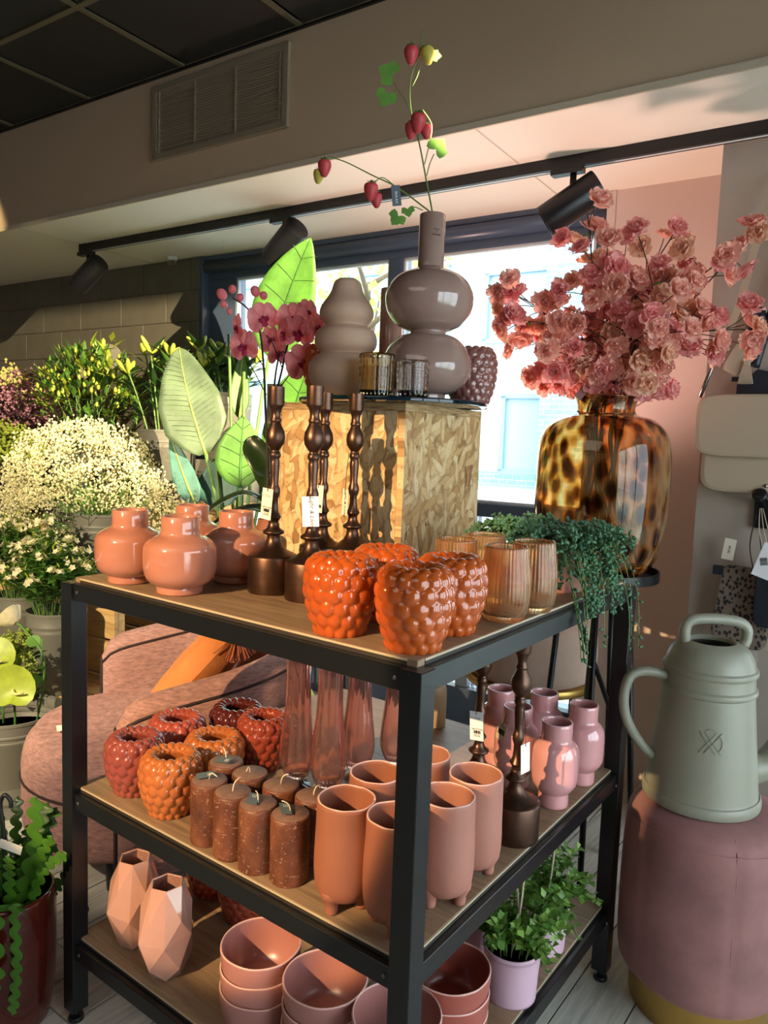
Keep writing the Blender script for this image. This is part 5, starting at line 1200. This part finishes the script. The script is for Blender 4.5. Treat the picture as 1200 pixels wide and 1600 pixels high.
def dome(n, rad, flat=.25):
    out = []
    while len(out) < n:
        q = Vector((random.uniform(-1, 1), random.uniform(-1, 1), random.uniform(-flat, 1)))
        if q.length <= 1 and q.length > random.random()**.35*.92: out.append(Vector((q.x*rad[0], q.y*rad[1], q.z*rad[2])))
    return out
OCT = ([(1, 0, 0), (-1, 0, 0), (0, 1, 0), (0, -1, 0), (0, 0, 1), (0, 0, -1)], [(0, 2, 4), (2, 1, 4), (1, 3, 4), (3, 0, 4), (2, 0, 5), (1, 2, 5), (3, 1, 5), (0, 3, 5)])
def dots(mb, pts, r0, r1, cl=1, cs_=0):
    for p in pts:
        for k in range(cl):
            c = p+rv(cs_) if cs_ else p; r = random.uniform(r0, r1); mb.add([(c.x+v[0]*r, c.y+v[1]*r, c.z+v[2]*r) for v in OCT[0]], OCT[1])
def bunch(name, label, loc, cat='flowers'): return thing(name, label, cat, loc)
# baby's breath
bb = bunch('babys_breath_bunch', "huge frothy bunch of cream white baby's breath in a grey bucket", (-2.44, 1.10, .85), 'flowers')
f = MB(); s = MB(); pts = dome(820, (.37, .34, .31), .30); pts = [p+Vector((-.15, -.02, .205)) for p in pts if p.z > -.09 or random.random() < .4]
for q in ((.46, -.05, .22), (.54, -.03, .16), (.50, -.05, .08), (.58, -.03, .12), (.44, -.05, .14), (.52, -.06, .03), (.40, -.06, .27), (-.52, -.1, .16), (-.46, -.15, .10), (-.40, -.18, .04)): pts += [Vector(q)+rv(.028) for _ in range(14)]
dots(f, pts, .0042, .0075, 9, .016); o = f.build('flower_heads', M['gyps'], bb, False); o['kind'] = 'stuff'
stems(s, None, .11, -.05, (-.08, 0, .16), (.34, .3, .2), 150, .0016); o = s.build('stems', M['lf_mid'], bb); o['kind'] = 'stuff'
# pink statice / trachelium, yellow snapdragons, moss green
pk = bunch('pink_flower_bunch', 'dusty pink frothy flower bunch at the left edge below the dark wall', (-3.98, 1.55, 1.10))
f = MB(); s = MB(); dots(f, [p+Vector((0, 0, .30)) for p in dome(420, (.36, .28, .24), .3)], .006, .012, 6, .020); o = f.build('flower_heads', M['pinkfl'], pk, False); o['kind'] = 'stuff'
f = MB(); dots(f, [p+Vector((-.10, -.04, .36)) for p in dome(110, (.42, .25, .24), .0)], .007, .014, 5, .018); o = f.build('pale_tips', M['yellfl'], pk, False); o['kind'] = 'stuff'
stems(s, None, .12, -.3, (0, 0, .2), (.3, .2, .2), 60, .003); o = s.build('stems', M['lf_dark'], pk); o['kind'] = 'stuff'
bucket((-3.98, 1.55, 1.14), .15, .34, 'grey bucket under the dusty pink bunch at the left edge')
stand(-4.35, -3.50, 1.36, 1.76, .80, 'pine flower step at the far left under the dusty pink bunch')
ms = bunch('moss_flower_bunch', 'moss green fluffy flower bunch at the left edge behind the baby\'s breath', (-3.55, 1.20, .95))
f = MB(); s = MB(); dots(f, [p+Vector((-.12, 0, .22)) for p in dome(380, (.30, .24, .17), .2)], .006, .011, 6, .018); o = f.build('flower_heads', M['moss'], ms, False); o['kind'] = 'stuff'
stems(s, None, .10, -.2, (-.1, 0, .12), (.2, .15, .1), 40, .003); o = s.build('stems', M['lf_dark'], ms); o['kind'] = 'stuff'
bucket((-3.55, 1.20, .92), .14, .32, 'grey bucket under the moss green bunch at the left edge'); stand(-3.80, -3.34, 1.0, 1.34, .60, 'pine flower step under the moss green bunch')
# green leafy alstroemeria bunch
ga = bunch('green_bud_bunch', 'dense green leafy bunch with pale buds behind the baby\'s breath', (-3.22, 1.50, 1.10))
l1, l2, bd, s = MB(), MB(), MB(), MB()
for p in dome(420, (.32, .22, .27), .4):
    c = p+Vector((0, 0, .38)); d = (p.normalized()+rv(.5)+Vector((0, 0, .5)))
    leaflet(l1 if random.random() < .78 else l2, c, d, random.uniform(.06, .11), random.uniform(.010, .016))
for p in dome(110, (.33, .23, .28), .2): c = p*1.02+Vector((0, 0, .40)); bd.blob(c, .013, 1, (.75, .75, 1.5))
for q in ((.30, -.1, .66), (.34, -.1, .58), (.36, -.08, .50), (.26, -.1, .55)):
    for k in range(5): leaflet(l2, Vector(q)+rv(.03), rv()+Vector((0, 0, .8)), .10, .016)
    bd.blob(q, .016, 1, (.8, .8, 1.6))
for m_, k in ((l1, 'lf_mid'), (l2, 'lf_lime')): o = m_.build('leaves', M[k], ga); o['kind'] = 'stuff'
o = bd.build('buds', M['bud'], ga); o['kind'] = 'stuff'
stems(s, None, .10, -.1, (0, 0, .3), (.25, .2, .25), 60, .003); o = s.build('stems', M['stemgreen'], ga); o['kind'] = 'stuff'
bucket((-3.22, 1.50, 1.21), .145, .24, 'grey bucket under the dense green leafy bunch'); stand(-3.36, -3.11, 1.50, 1.83, .97, 'pine flower step under the dense green leafy bunch')
# lilies
def lilies(name, label, loc, n, rad, h, seed):
    random.seed(seed); t = bunch(name, label, loc); lf, l2 = MB(), MB()
    for k in range(n):
        a = k*2.4; r = rad*sqrt((k+.5)/n); b = Vector((cos(a)*r*.4, sin(a)*r*.4, 0)); e = Vector((cos(a)*r, sin(a)*r, h*random.uniform(.75, 1.05)))
        P = bez([b, b*.5+e*.5+Vector((0, 0, .04)), e], 8); MB().tube(P, .0045, 6).build('stem', M['stemgreen'], t)
        for i in range(3, 9):
            for q in range(3): aa = random.random()*6.28; leaflet(lf if random.random() < .6 else l2, P[i], Vector((cos(aa), sin(aa), random.uniform(.1, .9))), random.uniform(.10, .16), random.uniform(.011, .018))
        for q in range(random.choice((2, 3))):
            d = (Vector((cos(a+q*2), sin(a+q*2), 1.3))+rv(.25)).normalized(); L = random.uniform(.07, .105)
            o = MB().lathe(profile([(0, 0), (.007, .004), (.0125, L*.35), (.0135, L*.6), (.008, L*.9), (0, L)], 3), 9).build('bud', M['bud'], t); o.location = e; o.rotation_euler = d.to_track_quat('Z', 'Y').to_euler()
    for m_, k in ((lf, 'lf_dark'), (l2, 'lf_mid')): o = m_.build('leaves', M[k], t); o['kind'] = 'stuff'
lilies('lily_bunch', 'closed green lilies standing in the big ribbed bucket', (-2.66, 1.60, 1.24), 9, .21, .46, 3)
lilies('lily_bunch', 'closed green lilies next to the window behind the pale striped leaf', (-2.43, 1.80, 1.44), 10, .17, .30, 6)
for s_, z_, r_, l in ((-3.42, 1.74, .072, 'larger round dark disc sign leaning on the dark wall above the green bunch'), (-3.68, 1.70, .056, 'smaller round dark disc sign leaning on the dark wall above the green bunch')):
    o = MB().lathe([(0, 0), (r_, 0), (r_, .006), (0, .006)], 40, fn=lambda r, z, a, i: (r*(1+.25*abs(sin(a))), z)).build('disc_sign', M['darkwall'], None, True, 40); o.location = W(s_, 2.02, z_); o.rotation_euler = (pi/2-.06, 0, TH+.9); props(o, l, 'sign')
    MB().tube([(r_*(1+.25*abs(sin(a)))*cos(a), r_*(1+.25*abs(sin(a)))*sin(a), .006) for a in [i*pi/20 for i in range(41)]], .0025, 6).build('rim', M['vent'], o)
    MB().tube([(0, -r_*1.2, .003), (0, -r_*1.2-.55, .003)], .004, 6).build('stick', M['vent'], o)
# white sweet williams
def williams(label, loc, rad, n, seed):
    random.seed(seed); t = bunch('sweet_william_bunch', label, loc); l1, l2, s = MB(), MB(), MB()
    for k in range(n):
        a = k*2.399; r = sqrt((k+.5)/n); e = Vector((cos(a)*r*rad[0], sin(a)*r*rad[1], rad[2]*(1-.55*r*r)+random.gauss(0, .02)))
        s.tube(bez([(cos(a)*.04, sin(a)*.04, -.05), e*.5+Vector((0, 0, .05)), e], 5), .0022, 5, False); fl = MB()
        for q in range(7):
            c = e+Vector((random.gauss(0, .019), random.gauss(0, .019), random.gauss(.008, .006)))
            nn = (Vector((c.x-e.x, c.y-e.y, .02))+rv(.004)).normalized(); x = nn.orthogonal().normalized(); y = nn.cross(x)
            for w in range(5):
                aa = w*1.257; d = x*cos(aa)+y*sin(aa); leaflet(fl, c, d*.9+nn*.4, .0165, .0072, nn)
        for q in range(6): aa = random.random()*6.28; leaflet(l2, e+rv(.01), Vector((cos(aa), sin(aa), .8)), .032, .004)
        for q in range(24): aa = random.random()*6.28; leaflet(l1, e*random.uniform(.40, .97), Vector((cos(aa), sin(aa), random.uniform(-.2, .8))), random.uniform(.05, .085), .0125)
        fl.build('flower_head', M['cream_petal'], t, False)
    for m_, k in ((l1, 'lf_mid'), (l2, 'lf_lime')): o = m_.build('leaves', M[k], t); o['kind'] = 'stuff'
    o = s.build('stems', M['stemgreen'], t); o['kind'] = 'stuff'
williams('bunch of white sweet williams with lime leaves nearer the rack post', (-2.36, .79, .54), (.20, .17, .36), 34, 2)
williams('bunch of white sweet williams running out of the left edge of the frame', (-2.76, .86, .54), (.24, .18, .38), 34, 5)
# low bucket: rose, anthuriums, viburnum
random.seed(12)
rs = thing('rose', 'single cream white rose leaning out of the low bucket beside the rack post', 'flower', (-1.90, .47, .28))
P = spline([(0, 0, 0), (.05, 0, .14), (.055, .0, .27), (-.05, -.01, .345), (-.085, -.02, .362)], 6); MB().tube(P, .0035, 7).build('stem', M['lf_bright'], rs)
rc = Vector((-.098, -.022, .372)); rdir = Vector((-.75, -.35, .6)).normalized(); rx = rdir.orthogonal().normalized(); ry = rdir.cross(rx)
for lay, (n_, r_, h_) in enumerate(((3, .012, .052), (4, .022, .054), (5, .031, .050), (5, .040, .040))):
    for k in range(n_):
        a = k*2*pi/n_+lay*.7; rows = []
        for i in range(5):
            t_ = i/4; rr = r_*(.35+.75*sin(t_*1.5))+(.006 if i == 4 and lay > 1 else 0); rows.append([rc+(rx*cos(a+f)+ry*sin(a+f))*rr+rdir*(h_*t_-.018) for f in (-.75, -.35, 0, .35, .75)])
        MB().grid(rows).build('petal', M['cream_petal'], rs)
for p, d, L in (((.05, 0, .25), (.25, -.1, .9), .095), ((.03, 0, .30), (-.6, -.2, .3), .075), ((.05, 0, .22), (.2, -.5, .2), .08), ((.055, 0, .18), (-.4, -.5, .0), .08), ((.05, 0, .15), (.5, -.5, .1), .07)):
    m_ = MB(); blade(m_, bez([p, Vector(p)+Vector(d)*L*.5, Vector(p)+Vector(d)*L], 8), oval(L*.33), (0, -.5, .8), .2, 2); m_.build('leaf', M['lf_mid'], rs)
def anthurium(label, loc, c, fac, s):
    t = thing('anthurium', label, 'flower', loc); c = Vector(c); fac = Vector(fac).normalized(); MB().tube(bez([(0, 0, 0), (0, 0, c.z*.7), c], 8), .004, 7).build('stem', M['lf_bright'], t)
    x = fac.orthogonal().normalized(); x = Vector((fac.y, -fac.x, 0)).normalized(); y = fac.cross(x); rows = []
    for i in range(17):
        a = 2*pi*i/16; r = s*(1-.42*max(0, cos(a))**6+.12*max(0, -cos(a))**3); rows.append([c+(x*sin(a)-y*cos(a)*-1*1.0)*r*k+fac*(.22*s*k*k*(1+.3*cos(2*a))) for k in (.02, .4, .75, 1)])
    MB().grid(rows).build('spathe', M['lf_lime'], t)
    MB().tube(bez([c, c+fac*s*.25+y*.02, c+fac*s*.3-x*s*.55+y*.01], 6), [.006, .006, .0055, .005, .0045, .004, .003], 8).build('spadix', M['yellfl'], t)
anthurium('larger lime green anthurium hanging over the low bucket rim', (-1.90, .40, .28), (.03, -.02, .165), (.75, -.75, .35), .075)
anthurium('smaller lime green anthurium above the larger one at the left edge', (-2.02, .42, .28), (-.02, -.02, .225), (.55, -.6, .75), .075)
vb = bunch('viburnum_bunch', 'pale green snowball viburnum in the low bucket at the left edge', (-2.08, .47, .26)); f = MB(); l1 = MB()
for q, r in (((-.06, 0, .24), .06), ((.05, .02, .20), .055), ((-.12, -.02, .19), .05), ((-.03, .06, .27), .05)): dots(f, [Vector(q)+p for p in dome(140, (r, r, r), .8)], .004, .008, 3, .006)
o = f.build('flower_heads', M['moss'], vb, False); o['kind'] = 'stuff'
for k in range(26): a = random.random()*6.28; leaflet(l1, Vector((cos(a)*.08, sin(a)*.08, random.uniform(.05, .22))), Vector((cos(a), sin(a), random.random())), random.uniform(.05, .08), .018)
o = l1.build('leaves', M['lf_dark'], vb); o['kind'] = 'stuff'

# ---------------------------------------------------------------- big-leaved plant in front of the window
bp = thing('bird_of_paradise_plant', 'big-leaved plant with banana-like leaves in front of the window on the left', 'potted plant', (-1.86, 1.36, 0)); BO = Vector((-1.86, 1.36, 0))
put('pot', pot_mesh(.15, .30, M['black'], .8, .02, .006), bp); MB().lathe([(0, .27), (.14, .27)], 24).build('soil', M['soil'], bp, False)
def bigleaf(base, tip, w, m, sag, face, vein='vein', stemlen=True, fold=.12, wave=0.0, shape=.45, nv=0):
    base, tip = Vector(base)-BO, Vector(tip)-BO; mid = (base+tip)/2+Vector(sag); P = bez([base, mid, tip], 22); mb = MB(); blade(mb, P, lambda t: w*max(.015, min(1, (t+.02)*4.2)**.6*(1-max(0, t-.45)/.55)**.62 if shape == .45 else w*0+max(.015, sin(pi*t**.75)**.8)), face, fold, 4, wave)
    o = mb.build('leaf', M[m], bp); sd = o.modifiers.new('s', 'SOLIDIFY'); sd.thickness = .0012
    MB().tube([q-Vector(face).normalized()*-.002 for q in P], [.006*(1-.75*i/22) for i in range(23)], 6).build('midrib', M[vein], o)
    if nv:
        vm = MB(); N = Vector(face).normalized()
        for i in range(2, 20, max(1, 20//nv)):
            d = (P[i+1]-P[i-1]).normalized(); x = d.cross(N).normalized(); ww = w*max(0, sin(pi*(i/22)**.75))**.8*.8
            for sg in (-1, 1): vm.tube([P[i]+N*.003, P[i]+x*sg*ww*.5+d*.02+N*(.003+fold*ww*.5), P[i]+x*sg*ww+d*.035+N*(.003+fold*ww)], .0012, 4, False)
        o2 = vm.build('side_veins', M['veinpale' if nv > 10 else vein], o); o2['kind'] = 'stuff'
    if stemlen: MB().tube(bez([(random.uniform(-.03, .03), random.uniform(-.03, .03), .27), (base.x*.3, base.y*.3, base.z*.7), base], 8), .008, 7).build('leaf_stalk', M['stemgreen'], bp)
FC = -fw
bigleaf((-1.945, 1.25, 1.235), (-2.125, 1.25, 1.685), .135, 'lf_pale', (-.015, -.03, .03), (FC.x, FC.y, .15), wave=.02, nv=16)
bigleaf((-1.785, 1.30, 1.10), (-1.790, 1.32, 1.395), .105, 'lf_bright', (0, -.01, 0), (FC.x, FC.y, .1), 'veindark', shape=0, nv=5)
bigleaf((-1.835, 1.50, 1.66), (-1.605, 1.50, 2.135), .130, 'lf_bright', (-.02, 0, .02), (FC.x, FC.y, 0), 'veindark', shape=0, nv=5)
bigleaf((-1.945, 1.20, 1.02), (-2.115, 1.20, 1.31), .050, 'lf_blue', (-.01, 0, -.02), (FC.x*.6+.5, FC.y, .2))
bigleaf((-1.93, 1.33, 1.00), (-1.975, 1.33, 1.215), .095, 'lf_blue', (0, 0, 0), (FC.x, FC.y, .2), shape=0)
bigleaf((-2.10, 1.58, 1.40), (-2.105, 1.60, 1.70), .045, 'lf_bright', (-.02, 0, 0), (FC.x+.6, FC.y, 0))
bigleaf((-1.70, 1.50, 1.33), (-1.58, 1.50, 1.63), .10, 'lf_bright', (-.03, 0, .02), (FC.x, FC.y, 0), 'veindark', shape=0, nv=4)
bigleaf((-1.86, 1.55, 1.25), (-1.80, 1.55, 1.50), .06, 'lf_bright', (.02, 0, .0), (FC.x+.4, FC.y, 0))
for q in ((-2.15, 1.55, 1.78), (-1.99, 1.5, 1.60)): MB().tube(bez([(0, 0, .27), ((q[0]+1.86)*.4, .08, 1.0), Vector(q)-BO], 10), .007, 7).build('leaf_stalk', M['stemgreen'], bp)

# ---------------------------------------------------------------- orchid on the top shelf beside the box
ox = thing('orchid', 'dusky pink orchid with dark stems in a round terracotta pot beside the strand-board box', 'potted plant', (-.862, .560, BT)); OO = Vector((-.862, .560, BT))
put('pot', MB().lathe(hollow(profile([(.026, 0, 1), (.034, .004), (.046, .03), (.0465, .05), (.036, .078), (.034, .092, 1)], 4), .004, .008), 36).mesh('pot_body', M['terra']), ox)
MB().lathe([(0, .082), (.030, .082)], 20).build('bark_mix', M['soil'], ox, False)
from_px = lambda u, v, d=0: OO+RU*((u-405)*.00178)+UU*((835-v)*.00178)+FD*d-OO
def oleaf(pts, w, m='lf_orchid'):
    mb = MB(); blade(mb, spline([from_px(*q) for q in pts], 7), lambda t: w*max(.03, sin(pi*min(1, t*.92+.06))**.55), (-.2, -.35, .9), .22, 3); o = mb.build('leaf', M[m], ox); o.modifiers.new('s', 'SOLIDIFY').thickness = .002
oleaf([(405, 765, 0), (370, 745, -.01), (330, 760, -.03), (298, 788, -.05)], .028); oleaf([(408, 775, 0), (380, 768, .02), (345, 775, .02), (318, 792, .0)], .026)
oleaf([(410, 770, .02), (398, 720, .03), (375, 680, .05), (368, 660, .06)], .036); oleaf([(405, 770, 0), (420, 760, .04), (435, 765, .08)], .024)
fl_, lp_ = MB(), MB()
def opet(mb, a, L, w, cup=.12):
    d = Vector((cos(a), sin(a), 0)); x = Vector((-sin(a), cos(a), 0)); rows = []
    for t_, ww in ((0, .12), (.25, .62), (.5, .95), (.75, 1), (.92, .72), (1, .2)): rows.append([d*L*t_+x*(w*ww*f)+Vector((0, 0, cup*L*(t_*t_-.3*f*f)-.25*L*t_**3+.004)) for f in (-1, -.5, 0, .5, 1)])
    mb.grid(rows)
opet(fl_, pi/2, .043, .017); opet(fl_, pi/2+2.15, .043, .017); opet(fl_, pi/2-2.15, .043, .017)
opet(fl_, .22, .044, .031, .3); opet(fl_, pi-.22, .044, .031, .3)
opet(lp_, -pi/2, .024, .009, .5); opet(lp_, -.35, .015, .008, .8); opet(lp_, pi+.35, .015, .008, .8); lp_.blob((0, .003, .010), .005, 1)
OF = fl_.mesh('flower', M['orch']); OL = lp_.mesh('lip', M['orchlip']); OB = MB().blob((0, 0, 0), .013, 2, (1, 1, 1.25)).mesh('bud', M['orch'])
for pth in ([(403, 760, 0), (396, 640, -.01), (392, 560, -.02), (385, 505, -.03), (368, 478, -.03), (345, 462, -.02)], [(406, 760, 0), (402, 640, .02), (415, 560, .03), (430, 505, .02), (452, 498, 0), (470, 520, -.02)],
            [(404, 760, .01), (412, 640, .0), (408, 590, -.02), (418, 540, -.03), (440, 560, -.03)], [(420, 760, .05), (470, 640, .06), (474, 560, .06), (480, 500, .05)]):
    P = spline([from_px(*q) for q in pth], 7); MB().tube(P, [.0036-.0018*i/len(P) for i in range(len(P))], 7).build('flower_stem', M['stempurple'], ox)
for q in ([(396, 600, -.01), (380, 570, -.02), (372, 556, -.02)], [(402, 600, .02), (425, 575, 0), (437, 555, -.02)], [(392, 560, -.02), (372, 530, -.03), (362, 520, -.03)], [(415, 560, .03), (405, 530, 0), (395, 515, -.02)]):
    MB().tube(spline([from_px(*w) for w in q], 5), .0014, 6).build('flower_stem', M['stempurple'], ox)
cdir = -FD
for k, (u, v, d, s, yw, rl) in enumerate(((367, 533, -.05, 1.0, -.5, .1), (390, 492, -.03, .95, .5, .4), (356, 505, -.03, .85, -1.1, -.2), (398, 520, .0, .8, .9, .5), (432, 492, -.02, .95, .2, -.1), (424, 515, -.05, .85, -1.0, .2),
        (441, 512, -.03, 1.0, .4, 0), (450, 555, -.05, 1.1, .5, .5), (465, 500, .02, .85, 1.1, .2), (488, 497, .05, .85, .3, .2), (480, 560, .04, .9, 1.2, -.2), (408, 538, .02, .85, 1.0, .1), (448, 478, .03, .8, .8, .3))):
    o = put('flower', OF, ox, from_px(u, v, d)); dr = Matrix.Rotation(yw, 3, 'Z') @ (cdir+Vector((0, 0, -.12))); o.rotation_euler = (dr.to_track_quat('Z', 'Y').to_matrix() @ Matrix.Rotation(rl, 3, 'Z')).to_euler(); o.scale = (s, s, s); o.scale = (s*1.0,)*3; put('lip', OL, o)
for u, v, d, s in ((330, 457, -.02, 1.0), (345, 450, -.02, .8), (333, 471, -.02, .7), (356, 462, -.02, .75), (341, 481, -.02, .55), (378, 453, -.02, .95), (390, 459, -.02, .8), (453, 512, -.06, .7), (451, 505, -.06, .6)):
    o = put('bud', OB, ox, from_px(u, v, d), (random.random(), random.random(), 0)); o.scale = (s, s, s)
cc = MB().box((0, 0, 0), (.042, .0012, .105)).build('care_card', M['kraft'], ox, False); cc.location = from_px(405, 612, .03); cc.rotation_euler = (0, 0, YAW)
MB().box((0, 0, -.10), (.004, .002, .12)).build('card_stick', M['kraft'], ox, False).location = from_px(405, 660, .03)
